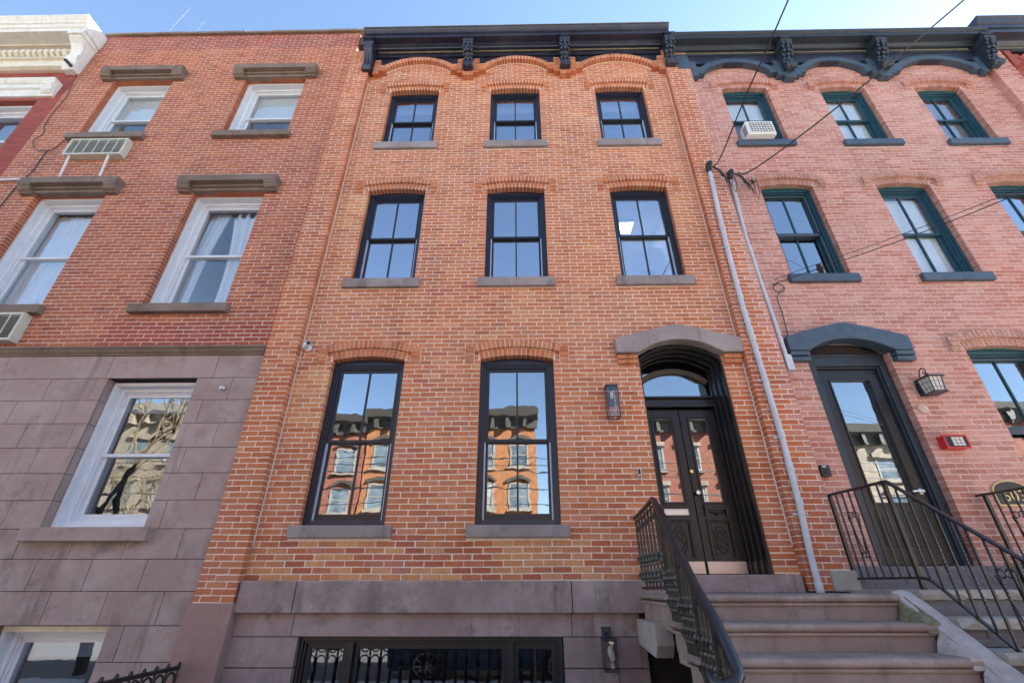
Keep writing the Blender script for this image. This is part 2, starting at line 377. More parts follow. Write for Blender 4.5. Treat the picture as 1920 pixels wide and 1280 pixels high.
class Wall:
    """collects the bricks of one house, then links the nearest 300 one by one and the rest as one part"""
    def __init__(s, root, mname, thick=.0105): s.root = root; s.m = mname; s.b = []; s.extra = MB(); s.g = thick
    def course_run(s, x0, x1, z0, z1, yf, depth, tint, holes=(), off=0., rough=1.):
        k = 0; z = z0
        while z < z1-.02:
            zt = min(z+BP, z1); zm = (z+zt)/2
            segs = [(x0, x1)]
            for h in holes:
                iv = h(zm)
                if iv:
                    ns = []
                    for a, b in segs:
                        if iv[0] > a: ns.append((a, min(b, iv[0])))
                        if iv[1] < b: ns.append((max(a, iv[1]), b))
                    segs = [q for q in ns if q[1]-q[0] > .012]
            o = off+(BL/2 if k % 2 else 0)+random.uniform(-.012, .012)*rough
            for a, b in segs:
                js = [a]; n = math.ceil((a-o)/BL+.18)
                while o+n*BL < b-.04:
                    js.append(o+n*BL+random.uniform(-.006, .006)); n += 1
                js.append(b)
                for p, q in zip(js, js[1:]):
                    xm_ = (p+q)/2; dz = (.0034*math.sin(xm_*1.1+z*.7)+.0022*math.sin(xm_*2.9+z*1.9))*rough+random.uniform(-.0008, .0008)
                    s.b.append((p+(s.g/2 if p > a else 0), q-(s.g/2 if q < b else 0), z+s.g/2+dz, zt-s.g/2+dz, yf, depth, tint, q-p > BL*.9 and q < b and p > a))
            z += BP; k += 1
    @staticmethod
    def shape(mb, x0, x1, z0, z1, yf, depth, tn, jit=.0013):
        c = .0026; r = lambda: random.uniform(-jit, jit)
        vs = [(x0+r(), yf+c, z0+r()), (x1+r(), yf+c, z0+r()), (x1+r(), yf+c, z1+r()), (x0+r(), yf+c, z1+r())]
        f = [(x0+c, yf+r(), z0+c), (x1-c, yf+r(), z0+c), (x1-c, yf+r(), z1-c), (x0+c, yf+r(), z1-c)]
        bk = [(x0, yf+depth, z0), (x1, yf+depth, z0), (x1, yf+depth, z1), (x0, yf+depth, z1)]
        fs = [(4, 5, 6, 7)]+[(i, (i+1) % 4, 4+(i+1) % 4, 4+i) for i in range(4)]+[(8+i, 8+(i+1) % 4, (i+1) % 4, i) for i in range(4)]
        mb.add(vs+f+bk, fs, tn)
    def finish(s, n_single=300):
        full = [b for b in s.b if b[7]]
        cand = []
        for b in full:
            c = Vector(((b[0]+b[1])/2, b[4], (b[2]+b[3])/2)); d = (c-CAMP)
            zc = d.dot(vf); px = d.dot(vr2)/zc*847.4; py = d.dot(vu2)/zc*847.4
            if abs(px) < 950 and abs(py) < 630: cand.append((d.length, b))
        cand.sort(key=lambda q: q[0]); single = [b for _, b in cand[:n_single]]
        ids = set(map(id, single)); cache = {}
        for b in single:
            pal = b[6](b[0], b[2]); ti = random.randrange(len(pal)*2); key = (id(pal), ti, b[5])
            if key not in cache:
                mb = MB(); w = BL-s.g; h = BP-s.g
                Wall.shape(mb, -w/2, w/2, -h/2, h/2, 0, b[5], vary(pal[ti//2], .07), .0013)
                me = bpy.data.meshes.new('brick'); me.from_pydata(mb.v, [], mb.f)
                a = me.attributes.new('tint', 'FLOAT_COLOR', 'POINT'); a.data.foreach_set('color', [x for t in mb.t for x in (*t, 1.)])
                me.materials.append(M[s.m]); cache[key] = me
            o = bpy.data.objects.new('brick', cache[key]); C.objects.link(o)
            place(o, ((b[0]+b[1])/2, b[4]+random.uniform(-.0012, .0012), (b[2]+b[3])/2), s.root)
        mb = s.extra
        for b in s.b:
            if id(b) in ids: continue
            Wall.shape(mb, b[0], b[1], b[2], b[3], b[4]+random.uniform(-.0012, .0012), b[5], vary(random.choice(b[6](b[0], b[2])), .06))
        mb.build('brickwork', s.m, s.root, kind='stuff')

def core(root, m, x0, x1, z0, z1, y, rects, rd=.26, name='mortar_bed'):
    """wall sheet with rectangular openings, their reveals turned inwards"""
    xs = sorted({x0, x1, *[v for r in rects for v in r[:2]]}); zs = sorted({z0, z1, *[v for r in rects for v in r[2:]]})
    xs = [v for v in xs if x0 <= v <= x1]; zs = [v for v in zs if z0 <= v <= z1]
    mb = MB()
    for a, b in zip(xs, xs[1:]):
        for c, d in zip(zs, zs[1:]):
            mx, mz = (a+b)/2, (c+d)/2
            if any(r[0] < mx < r[1] and r[2] < mz < r[3] for r in rects): continue
            mb.add([(a, y, c), (b, y, c), (b, y, d), (a, y, d)], [(0, 1, 2, 3)])
    g = .006
    for r in rects:
        a, b, c, d = max(r[0], x0)-g, min(r[1], x1)+g, max(r[2], z0)-g, min(r[3], z1)+g
        a0, b0, c0, d0 = a+g, b-g, c+g, d-g
        for (p, q) in (((a0, c0), (a0, d0)), ((b0, c0), (b0, d0)), ((a0, c0), (b0, c0)), ((a0, d0), (b0, d0))):
            gx = -g if p[0] == q[0] == a0 else g if p[0] == q[0] == b0 else 0
            gz = -g if p[1] == q[1] == c0 else g if p[1] == q[1] == d0 else 0
            mb.add([(p[0]+gx, y+.001, p[1]+gz), (q[0]+gx, y+.001, q[1]+gz), (q[0]+gx, y+rd, q[1]+gz), (p[0]+gx, y+rd, p[1]+gz)], [(0, 1, 2, 3)])
            mb.add([(p[0], y, p[1]), (q[0], y, q[1]), (q[0]+gx, y+.001, q[1]+gz), (p[0]+gx, y+.001, p[1]+gz)], [(0, 1, 2, 3)])
    return mb.build(name, m, root)

def rect_hole(x0, x1, z0, z1): return lambda z: (x0, x1) if z0 < z < z1 else None
def arc_hole(cx, spring, a, rise, t):
    Rr = (a*a+rise*rise)/(2*rise); zc = spring+rise-Rr; Ro = Rr+t
    def f(z):
        if z < spring or z > zc+Ro: return None
        w = math.sqrt(max(Ro*Ro-(z-zc)**2, 0)); w = min(w, a*Ro/Rr)
        return (cx-w, cx+w)
    return f

def room(parent, x0, x1, z0, z1, y0=.24, d=1.7, m='room'):
    mb = MB(); y1 = y0+d; e = .12
    x0 -= e; x1 += e; z0 -= .03; z1 += .06
    v = [(x0, y0, z0), (x1, y0, z0), (x1, y0, z1), (x0, y0, z1), (x0, y1, z0), (x1, y1, z0), (x1, y1, z1), (x0, y1, z1)]
    mb.add(v, [(4, 5, 6, 7), (0, 1, 5, 4), (3, 7, 6, 2), (0, 4, 7, 3), (1, 2, 6, 5)])
    # rim closing the cavity between the wall and the room
    return mb.build('interior', m, parent)

def sash_window(root, cx, w, z0, z1, st, y=.10, rise=0., muntin=True, rail=.5, sill=None, roomm='room', top_h=0., glass='glass', liner=False, bottom=True, roomd=1.7):
    """double hung window: frame (the window itself) with sashes, panes, sill as sub-parts"""
    x0, x1 = cx-w/2, cx+w/2
    fr = MB(); steps = st['steps']
    ins = 0.
    for wd, dy0, dy1 in steps:
        fr.ring(x0+ins, x1-ins, z0+(ins if bottom else 0), z1-ins, wd, y+dy0, y+dy1, 'lrtb' if bottom else 'lrt'); ins += wd
    if rise:                                   # segmental head filler
        Rr = ((w/2)**2+rise*rise)/(2*rise); zc = z1+rise-Rr
        pts = [(x0, z1), (x1, z1)]+[(cx+w/2-w*i/12, zc+math.sqrt(Rr*Rr-(w/2-w*i/12)**2)) for i in range(1, 12)]
        fr.prism_y(pts, y+.012, y+.1)
    o = fr.build('window', st['m'], root, bevel=.004)
    yd = y+st['sashy']; sw = st['sw']
    a, b, c, d = x0+ins, x1-ins, z0+(ins if bottom else 0), z1-ins
    zm = c+(d-c)*rail
    up = MB().ring(a, b, zm-.02, d, sw, yd, yd+.035, 'lrtb', .04)
    lw = MB().ring(a, b, c, zm+.02, sw, yd+.037, yd+.072, 'lrtb', st['br'])
    if muntin:
        up.box(cx-.011, cx+.011, yd-.003, yd+.034, zm+.02, d-sw); lw.box(cx-.011, cx+.011, yd+.034, yd+.071, c+st['br'], zm-.02+.0)
    sm = st.get('sm', st['m'])
    up.build('upper_sash', sm, o, bevel=.003); lw.build('lower_sash', sm, o, bevel=.003)
    xs = [(a+sw, cx-.011), (cx+.011, b-sw)] if muntin else [(a+sw, b-sw)]
    for p, q in xs:
        e = .003
        rbox(p-e, q+e, yd+.014, yd+.018, zm+.02-e, d-sw+e).build('pane', glass, o)
        rbox(p-e, q+e, yd+.051, yd+.055, c+st['br']-e, zm-.02+e).build('pane', glass, o)
    if liner:
        for s, xx in ((-1, a), (1, b)): rbox(min(xx, xx-s*.016), max(xx, xx-s*.016), yd+.004, yd+.0365, c, zm-.021).build('jamb_liner', 'liner', o)
    if sill:
        ex, sh, so, smat = sill
        rbox(x0-ex, x1+ex, -so, y+.06, z0-sh, z0+.004).build('sill', smat, o, bevel=.012)
    if roomm: room(o, x0, x1, z0, z1, y+.17, roomd, roomm)
    return o
BLACK = dict(m='black', sm='sash', steps=[(.030, 0, .16), (.022, .016, .16), (.022, .034, .16)], sashy=.055, sw=.045, br=.075)
WHITE = dict(m='white', steps=[(.045, .0, .26), (.05, .10, .26), (.02, .13, .26)], sashy=.145, sw=.042, br=.07)
TEAL = dict(m='teal', steps=[(.030, 0, .2), (.026, .03, .2), (.024, .06, .2)], sashy=.075, sw=.04, br=.06)

def hood_mould(root, w, cx, spring, rise, cm, bmname, pal, wall, low=.105, up=.105, proj=.045, drop=.20, n=17):
    """flush ring of brick on edge with a projecting ring over it that ends in stepped drops"""
    a = w/2
    wall.extra.voussoirs(cx, spring, a, rise, low, -.003, .22, n, pal)
    md = MB().arc(cx, spring, a, rise, low-.004, .004, .24, din=.008)
    md.build('arch_mortar', cm, root)
    a2 = a+.085; Rr = (a*a+rise*rise)/(2*rise)+low+.008; zc = spring+rise+low+.008-Rr
    r2 = Rr-math.sqrt(Rr*Rr-a2*a2); sp2 = zc+math.sqrt(Rr*Rr-a2*a2)
    hb = MB(); hb.voussoirs(cx, sp2, a2, r2, up, -proj, .05, n+3, pal)
    for s in (-1, 1):
        xa, xb = cx+s*a2+s*.004, cx+s*(a2+.115)
        x0, x1 = min(xa, xb), max(xa, xb)
        zt = sp2+up*.72
        hh = (zt-(spring-.045)-.07)/2
        for q0, q1, pj in ((zt-hh+.004, zt, proj), (zt-2*hh, zt-hh-.004, proj), (zt-2*hh-.07, zt-2*hh-.012, proj*.62)):
            tn = vary(random.choice(pal))
            hb.box(x0, x1, -pj+random.uniform(-.002, .002), .04, q0, q1, tn)
        # white mortar fillet where the drop meets the wall
    hb.build('hood_arch', bmname, root, kind='stuff')
    mm = MB().arc(cx, sp2+.004, a2, r2, up-.012, -proj+.007, .03, e=.004)
    for s in (-1, 1):
        xa, xb = cx+s*a2+s*.008, cx+s*(a2+.109); mm.box(min(xa, xb), max(xa, xb), -proj*.62+.006, .03, spring-.04, sp2+up*.68); mm.box(min(xa, xb)-.014, max(xa, xb)+.014, -.006, .03, spring-.05, sp2+up*.80)
    mm.build('arch_mortar', cm, root)
    Ro = Rr+up
    zz = zc+Ro
    def f(z):                                   # room to leave in the coursing
        if z < sp2 or z > zz-.03: return arc_hole(cx, spring, a, rise, low+.008)(z)
        wv = math.sqrt(max(Ro*Ro-(z-zc)**2, 0)); wv = min(wv, a2)
        return (cx-wv+.02, cx+wv-.02)
    return f

# ------------------------------------------------------------------ cornice pieces
def console(parent, cx, w, ztop, zbot, ytop, ybot, m, leaf=True, yb=.0):
    """S-shaped scroll bracket with carved leaf"""
    H = ztop-zbot; pts = []
    n = 18
    for i in range(n+1):
        t = i/n; z = ztop-.07-(H-.07)*t
        y = ytop+(ybot-ytop)*(.5-.5*math.cos(PI*min(1, max(0, (t-.22)/.5))))
        if t < .22: y = ytop-.0+.02*math.cos(t/.22*PI)
        y -= .035*math.sin(PI*max(0, (t-.74)/.26)) if t > .74 else 0
        pts.append((y, z))
    poly = [(yb, ztop)]+[(ytop-.03, ztop), (ytop-.03, ztop-.05), (ytop+.01, ztop-.055)]+pts+[(yb, zbot)]
    mb = MB().prism_x(poly, cx-w*.40, cx+w*.40)
    o = mb.build('bracket', m, parent, bevel=.012)
    cap = MB().box(cx-w/2-.025, cx+w/2+.025, ytop-.045, yb-.002, ztop-.03, ztop+.002)
    cap.build('bracket_cap', m, o, bevel=.006)
    cv = MB()
    for s in (-1, 1):                              # volute discs on both cheeks
        for (yy, zz, r) in ((ytop+.085, ztop-.07-H*.14, .075), (ybot+.05, zbot+.075, .058)):
            cv.lathe([(r, 0), (r, .012), (r*.6, .02), (r*.55, .012), (r*.25, .024)], (cx+s*w*.40 if s > 0 else cx-w*.40-.024, yy, zz), 'x', 12)
    if leaf:
        for i in range(9):
            t = .1+.85*i/8; z = ztop-.07-(H-.07)*t
            k = min(n, int(t*n)); y = pts[k][0]
            sw = w*(.30 if i % 2 else .22)
            for s in (-1, 1):
                cv.ball((cx+s*w*(.30 if i % 2 else .40), y+.004, z), sw*.60, .030, H*.062, 7, 5)
            cv.ball((cx, y-.016, z), w*.15, .028, H*.085, 7, 5)
        cv.tube([(cx-w*.5, ytop-.005, ztop-.07-H*.10), (cx+w*.5, ytop-.005, ztop-.07-H*.10)], .045, 9)
        cv.tube([(cx-w*.48, pts[-2][0]+.01, zbot+.045), (cx+w*.48, pts[-2][0]+.005, zbot+.05)], .055, 9)
    else:
        cv.tube([(cx-w*.5, ytop+.02, ztop-.07-H*.12), (cx+w*.5, ytop+.02, ztop-.07-H*.12)], .05, 8)
        for s in (-.3, .0, .3): cv.tube([(cx+s*w, pts[4][0], pts[4][1]), (cx+s*w, pts[9][0]-.004, pts[9][1]), (cx+s*w, pts[14][0]-.004, pts[14][1])], .012, 6)
    cv.build('bracket_carving', m, o, smooth=True)
    return o
def rope(parent, x0, x1, y, z, r, m, step=.042):
    mb = MB(); n = int((x1-x0)/step)
    for i in range(n):
        x = x0+(i+.5)*(x1-x0)/n
        mb.tube([(x-.016, y-r*.7, z+r*.9), (x, y-r, z), (x+.016, y-r*.7, z-r*.9)], step*.36, 5)
    return mb.build('rope_moulding', m, parent, kind='stuff', smooth=True)
def arcade(root, xs, zb, m, yf=-.10, wall=None, pal=None, cm=None, first=True, last=True, a_off=.335):
    """corbel table between the brackets: segmental arches on stepped corbels. xs = bracket centres"""
    solid = wall is None
    for i, (xa, xb) in enumerate(zip(xs, xs[1:])):
        cx = (xa+xb)/2; half = (xb-xa)/2; a = half-a_off; spring = zb+.235; rise = .29
        if solid:
            MB().arc(cx, spring, a, rise, .12, yf, .02, 18).build('corbel_arch', m, root)
        else:
            mb = MB().voussoirs(cx, spring, a, rise, .115, yf, .03, 24, pal); mb.build('corbel_arch', m, root, kind='stuff')
            MB().arc(cx, spring+.002, a, rise, .108, yf+.006, .02, 18, din=.008).build('arch_mortar', cm, root); MB().arc(cx, spring+.002, a, rise, .01, -.012, .01, 18, din=-.014).build('arch_mortar', cm, root)
    for i, xc in enumerate(xs):
        for s in (-1, 1):
            if (i == 0 and s < 0 and not first) or (i == len(xs)-1 and s > 0 and not last): continue
            if (i == 0 and s < 0) or (i == len(xs)-1 and s > 0): continue
            for k, (o0, o1, z0, zt) in enumerate(((.105, .22, zb+.09, zb+.56), (.222, .352, zb+.175, zb+.385))):
                x0, x1 = sorted((xc+s*o0, xc+s*o1))
                if solid: rbox(x0, x1, yf+.002*k, .02, z0, zt).build('corbel', m, root, bevel=.004)
                else:
                    mb = MB(); z = z0
                    while z < zt-.02:
                        q = min(z+BP, zt); mb.box(x0, x1, yf+.001*k, .02, z+.005, q-.005, vary(random.choice(pal))); z += BP
                    mb.build('corbel', m, root, kind='stuff')
                    rbox(x0+.004, x1-.004, yf+.008, .02, z0+.006, zt).build('corbel_mortar', cm, root)
        if 0 < i < len(xs)-1:
            if solid: rbox(xc-.104, xc+.104, yf-.004, .02, zb, zb+.5).build('corbel', m, root, bevel=.004)
            else:
                mb = MB(); z = zb
                for q in range(3):
                    for s in (-1, 1): mb.box(min(xc, xc+s*.103), max(xc, xc+s*.103)-(0 if s > 0 else .006), yf-.004, .02, z+.004, z+BP-.005, vary(random.choice(pal)))
                    z += BP
                mb.build('corbel', m, root, kind='stuff')
                rbox(xc-.10, xc+.10, yf+.004, .02, zb+.008, zb+.5).build('corbel_mortar', cm, root)
# ------------------------------------------------------------------ ground
g = MB(); g.box(-400, 400, -400, 400, GROUND-.35, GROUND-.15); struct(g.build('ground', 'conc'))
struct(rbox(-80, 80, -2.0-3.6, 1, GROUND-.15, GROUND).build('sidewalk', 'conc'))
struct(rbox(-80, 80, -14.5, -5.6, GROUND-.15, GROUND-.13).build('road', 'asph'))
struct(rbox(-80, 80, -5.6, -5.45, GROUND-.15, GROUND+.002).build('kerb', 'conc', bevel=.02))
struct(rbox(-80, 80, -18.2, -14.5, GROUND-.15, GROUND).build('sidewalk', 'conc'))

def house_body(root, x0, x1, zroof, y0=2.35, wall='tar'):  # unseen roof and rear block, added to seal sunlight out behind the fronts
    mb = MB().box(x0, x1, y0, 11, GROUND-.1, zroof-.35); mb.build('rear_body', wall, root)
    MB().box(x0, x1, .02, 11, zroof-.3, zroof).build('roof', 'tar', root)

# ================================================================== middle house
mid = thing('brick_house', 'three storey orange brick row house with black cornice, black windows and brownstone base', 'house', (0, 0, GROUND))
WX = [-2.0, -.02, 2.005]
wins = []
for cx in WX[:2]: wins.append((cx, .97, .605, 2.665, .060, 'first'))
for cx in WX: wins.append((cx, .95, 3.985, 5.81, .05, 'second'))
for cx in (-1.975, -.02, 1.995): wins.append((cx, .945, 6.985, 8.515, .045, 'third'))
DX, DW, DZ0, DSP, DRI = 2.14, 1.10, .12, 2.67, .20
mw = Wall(mid, 'brick_mid')
holes = []; rects = []
for cx, w, z0, z1, ri, fl in wins:
    sh = {'first': .125, 'second': .15, 'third': .16}[fl]; ex = .09
    rects.append((cx-w/2, cx+w/2, z0, z1+ri+.05))
    holes += [rect_hole(cx-w/2, cx+w/2, z0, z1), rect_hole(cx-w/2-ex, cx+w/2+ex, z0-sh, z0)]
    holes.append(hood_mould(mid, w, cx, z1, ri, 'mort_mid', 'brick_mid', PAL_MID+PAL_PIER[:2], mw, up={'first': .115, 'second': .11, 'third': .105}[fl], n=16))
rects.append((DX-DW/2, DX+DW/2, .066, DSP+DRI+.05))
holes.append(rect_hole(DX-DW/2, DX+DW/2, 0, DSP+DRI+.02))
def gable(z):
    if z < 2.712 or z > 3.13: return None
    if z < 2.93: return (1.30, 2.962)
    k = (3.135-z)/.205; return (DX-.84*k, DX+.83*k)
holes.append(gable)
BX = [-2.96, -.955, .975, 3.06]                       # bracket centres
CZB = 8.86
def patch_mid(x, z):
    """repaired areas of the front were laid in buff brick"""
    r = random.random()
    if z < .19: return PAL_BUFF if r < .55 else PAL_MIX
    if z < .40 and x < -1.0: return PAL_BUFF if r < .58 else PAL_MIX
    if z < .46 and -.35 < x < .62: return PAL_BUFF if r < .96 else PAL_MID
    if z < .46: return PAL_MIX if r < .4 else PAL_PIER
    if x < -2.5 and 1.75 < z < 2.55: return PAL_BUFF if r < .8 else PAL_MIX
    if x < -2.5 and 4.95 < z < 5.72: return PAL_BUFF if r < .8 else PAL_MID
    if abs(x+.05+.05*math.sin(z*9)) < .18 and 2.95 < z < 3.85: return PAL_BUFF if r < .4 else PAL_MID
    if x > 2.5 and z < 1.2: return PAL_PIER
    if z < 2.2 and x > .5: return PAL_PIER if r < .4 else PAL_MID
    return PAL_BUFF if r < .02 else PAL_MID if r < .93 else PAL_MIX
mw.course_run(-2.944, 2.956, .066, 9.56, 0, .105, patch_mid, holes, .03)
core(mid, 'mort_mid', -2.95, 2.96, .0, 9.62, .0036, rects)
# party piers
pier_t = lambda x, z: PAL_PIER if random.random() < .75 else PAL_MID
pier_r = lambda x, z: (PAL_RIGHT if x > 3.19 else PAL_PIER if random.random() < .7 else PAL_MIX)
def pier(x0, x1, z0, z1, tint, mort):
    mw.course_run(x0, x1, z0, z1, -.11, .12, tint, (), x0+.08, 1.6)
    rbox(x0+.005, x1-.005, -.1064, .03, z0, z1).build('pier', mort, mid)
pier(-3.365, -2.944, -.137, 9.74, pier_t, 'mort_mid')
pier(2.956, 3.425, -.03, 9.60, pier_r, 'mort_mid')
for x in (-2.936, 2.948):
    MB().tube([(x+random.uniform(-.002, .002), -.006, z*.4) for z in range(1, 23)], .0085, 5).build('mortar_seam', 'caulk', mid)
rbox(-3.40, -2.925, -.125, .02, GROUND, -.138).build('pier_base', 'pink_render', mid, bevel=.012)
rbox(3.19, 3.47, -.128, .0, -.04, .155).build('cement_patch', 'slab', mid, bevel=.02)
# brownstone base
for x0, x1 in ((-2.93, -2.335), (-2.335, .53), (.53, 1.56)):
    rbox(x0+.004, x1-.004, -.08, .05, -.226, .064).build('stone_block', 'base', mid, bevel=.008)
rbox(1.56, 2.93, -.07, .3, -.05, .118).build('door_step', 'base', mid, bevel=.012)
for x0, x1 in ((-2.93, -2.325), (-2.325, .52), (.52, 1.21)):
    rbox(x0+.004, x1-.004, -.004, .24, -.430, -.23).build('stone_block', 'base', mid)
for k, (z0, z1) in enumerate(((-.69, -.434), (-.95, -.692), (-1.21, -.952), (-1.66, -1.212))):
    for x0, x1 in ((-2.93, -2.242), (.424, 1.19 if k % 2 == 0 else .95)):
        rbox(x0+.004, x1-.004, -.004+.001*(k % 2), .24, z0+.004, z1-.004).build('stone_block', 'base', mid)
    if k % 2: rbox(.952, 1.25, -.004, .24, z0+.002, z1-.002).build('stone_block', 'base', mid)
    else: rbox(1.192, 1.25, -.004, .24, z0+.002, z1-.002).build('stone_block', 'base', mid)
core(mid, 'joint_shade', -2.93, 1.25, GROUND, -.22, .006, [(-2.242, .424, -1.211, -.433)], .2, 'stone_joints')
rbox(1.25, 3.4, .05, .1, GROUND, -.05).build('under_stoop_shade', 'joint_shade', mid)  # near-black colour stands for the shade in the doorway void under the landing
# windows of the middle house
for cx, w, z0, z1, ri, fl in wins:
    sash_window(mid, cx, w, z0, z1, BLACK, .085, ri, True, {'first': .485, 'second': .5, 'third': .515}[fl],
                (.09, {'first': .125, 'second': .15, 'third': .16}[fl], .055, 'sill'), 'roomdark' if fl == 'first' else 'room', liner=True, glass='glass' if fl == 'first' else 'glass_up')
# triple basement window
bw = MB()
bw.ring(-2.24, .422, -1.212, -.434, .04, .05, .2).ring(-2.20, .382, -1.172, -.474, .025, .07, .2)
for x in (-1.72, -.105): bw.box(x-.035, x+.035, .045, .2, -1.18, -.474)
bwo = bw.build('window', 'sash', mid, bevel=.004, label='wide three part basement window with black frame')
for a, b, mu in ((-2.175, -1.755, True), (-1.685, -.14, False), (-.07, .357, True)):
    s = MB().ring(a, b, -1.147, -.499, .045, .10, .145)
    if mu: s.box((a+b)/2-.010, (a+b)/2+.010, .098, .145, -1.1, -.544)
    s.build('sash', 'sash', bwo, bevel=.003)
    for p, q in ([(a+.045, (a+b)/2-.01), ((a+b)/2+.01, b-.045)] if mu else [(a+.045, b-.045)]):
        rbox(p-.003, q+.003, .118, .122, -1.105, -.541).build('pane', 'glass_mid', bwo)
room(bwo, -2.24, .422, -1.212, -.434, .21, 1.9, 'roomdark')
# door hood of stone
hp = [(1.292, 2.712), (1.585, 2.712)]
Rr = (.55*.55+.2*.2)/.4; zc = DSP+.2-Rr+.03
hp += [(DX-.55+1.1*i/14, zc+math.sqrt(Rr*Rr-(-.55+1.1*i/14)**2)) for i in range(1, 14)]
hp += [(2.695, 2.712), (2.968, 2.712), (2.968, 2.925), (DX+.06, 3.125), (DX-.02, 3.135), (DX-.1, 3.12), (1.292, 2.925)]
MB().prism_y(hp, -.105, .06).build('door_hood', 'sill', mid, bevel=.012)
for x0, x1 in ((1.31, 1.575), (2.705, 2.94)):
    mb = MB()
    for k in range(2): mb.box(x0, (x0+x1)/2-.004, -.05+.012*k, .02, 2.645-.0645*k, 2.702-.0645*k, vary(PAL_MID[1])); mb.box((x0+x1)/2+.004, x1, -.05+.012*k, .02, 2.645-.0645*k, 2.702-.0645*k, vary(PAL_MID[3]))
    mb.build('impost', 'brick_mid', mid, kind='stuff')
# double front door, deep in a stepped frame
dr = MB(); ins = 0.
R0 = (.55*.55+.04)/.4; zc0 = DSP+.2-R0
for wd, ya, yb in ((.024, .03, .5), (.020, .13, .5), (.020, .235, .5), (.014, .345, .5)):
    a = .55-ins-wd; Ri = R0-ins-wd; s2 = zc0+math.sqrt(Ri*Ri-a*a)
    dr.arc(DX, s2, a, Ri-(s2-zc0), wd, ya, yb, 20)
    for s in (-1, 1): dr.box(min(DX+s*(a+wd), DX+s*a), max(DX+s*(a+wd), DX+s*a), ya, yb, DZ0, s2+.01)
    ins += wd
door = dr.build('door_surround', 'black_door', mid, bevel=.004)
ia = .55-ins; Ri = R0-ins
tb = MB().box(DX-ia, DX+ia, .34, .5, 2.115, 2.16).box(DX-ia, DX+ia, .37, .5, 2.16, 2.235).box(DX-ia, DX+ia, .33, .5, 2.235, 2.262)
tb.build('transom_bar', 'black_door', door, bevel=.005)
tp = [(DX-ia+.01, 2.26), (DX+ia-.01, 2.26)]+[(DX+ia-2*ia*i/12, zc0+math.sqrt(Ri*Ri-(ia-2*ia*i/12)**2)) for i in range(1, 12)]
MB().prism_y([(x, min(z, 2.64)) for x, z in tp], .44, .445).build('pane', 'glass_flat', door)
MB().arc(DX, 2.46, ia-.03, .165, .07, .40, .44, 16).build('transom_frame', 'transom', door)
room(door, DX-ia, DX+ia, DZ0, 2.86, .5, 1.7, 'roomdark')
for s, x0, x1 in ((-1, DX-ia, DX-.005), (1, DX+.005, DX+ia)):
    lf = MB(); y0, y1 = .42, .465; xm = (x0+x1)/2
    gx0, gx1 = (x0+.10, x1-.125) if s < 0 else (x0+.125, x1-.10)
    gx0, gx1 = xm-.118, xm+.118
    for a, b in ((x0, gx0), (gx1, x1)): lf.box(a, b, y0, y1, DZ0+.01, 2.10)
    for a, b in ((DZ0+.01, .30), (.69, .915), (1.97, 2.10)): lf.box(gx0, gx1, y0, y1, a, b)
    leaf = lf.build('door_leaf', 'black_door', mid, bevel=.003)
    mo = MB().ring(gx0-.03, gx1+.03, .885, 2.0, .016, y0-.016, y0+.01).ring(gx0-.012, gx1+.012, .903, 1.982, .014, y0-.006, y0+.02)
    mo.ring(gx0-.028, gx1+.028, .27, .72, .014, y0-.018, y0+.01).ring(gx0-.014, gx1+.014, .284, .706, .014, y0-.008, y0+.02)
    mo.box(gx0, gx1, y0+.018, y0+.03, .29, .70); mo.box(gx0+.03, gx1-.03, y0+.008, y0+.03, .33, .66)
    # carved cartouche
    hw, hh = .062, .14; zc1 = .495; k = .025
    oc = [(-hw, -hh+2*k), (-hw+k, -hh+k), (-k, -hh), (k, -hh), (hw-k, -hh+k), (hw, -hh+2*k), (hw, hh-2*k), (hw-k, hh-k), (k, hh), (-k, hh), (-hw+k, hh-k), (-hw, hh-2*k), (-hw, -hh+2*k)]
    mo.tube([(xm+u, y0+.004, zc1+w_) for u, w_ in oc], .008, 6)
    mo.tube([(xm+.034*math.sin(t*.9), y0+.004, zc1-.10+.2*t/7) for t in range(8)], .009, 6)
    mo.tube([(xm-.034*math.sin(t*.9), y0+.004, zc1-.10+.2*t/7) for t in range(8)], .008, 6)
    mo.build('panel_moulding', 'black_door', leaf, bevel=.002)
    rbox(gx0, gx1, y0+.018, y0+.023, .91, 1.975).build('pane', 'glass_flat', leaf)
    rbox(x0+.012, x1-.012, y0-.004, y0+.002, DZ0+.015, .262).build('kick_plate', 'kick', leaf, bevel=.001)
    if s > 0:
        sh = MB().box(xm-.15, xm+.15, y0-.05, y0, .845, .87).box(xm-.14, xm+.14, y0-.035, y0, .82, .845)
        for q in (-.125, .125): sh.box(xm+q-.02, xm+q+.02, y0-.035, y0, .75, .82)
        sh.tube([(xm-.10, y0-.006, .81), (xm-.06, y0-.01, .785), (xm-.02, y0-.008, .79), (xm, y0-.014, .77), (xm+.02, y0-.008, .79), (xm+.06, y0-.01, .785), (xm+.10, y0-.006, .81)], .009, 6)
        sh.ball((xm, y0-.012, .775), .018, .012, .018)
        sh.build('door_shelf', 'black_door', leaf)
        MB().lathe([(.012, 0), (.012, -.03), (.028, -.036), (.032, -.05), (.024, -.064), (.005, -.068)], (x0+.04, y0, 1.02), 'y').build('door_knob', 'steel', leaf, smooth=True)
        MB().lathe([(.024, 0), (.024, -.008), (.016, -.011), (.004, -.012)], (x0+.028, y0, 1.285), 'y').build('deadbolt', 'brass', leaf, smooth=True)
    else:
        MB().ring(xm-.15, xm+.14, .765, .835, .012, y0-.01, y0).box(xm-.138, xm+.128, y0-.006, y0, .777, .823).build('mail_slot', 'steel', leaf, bevel=.002)
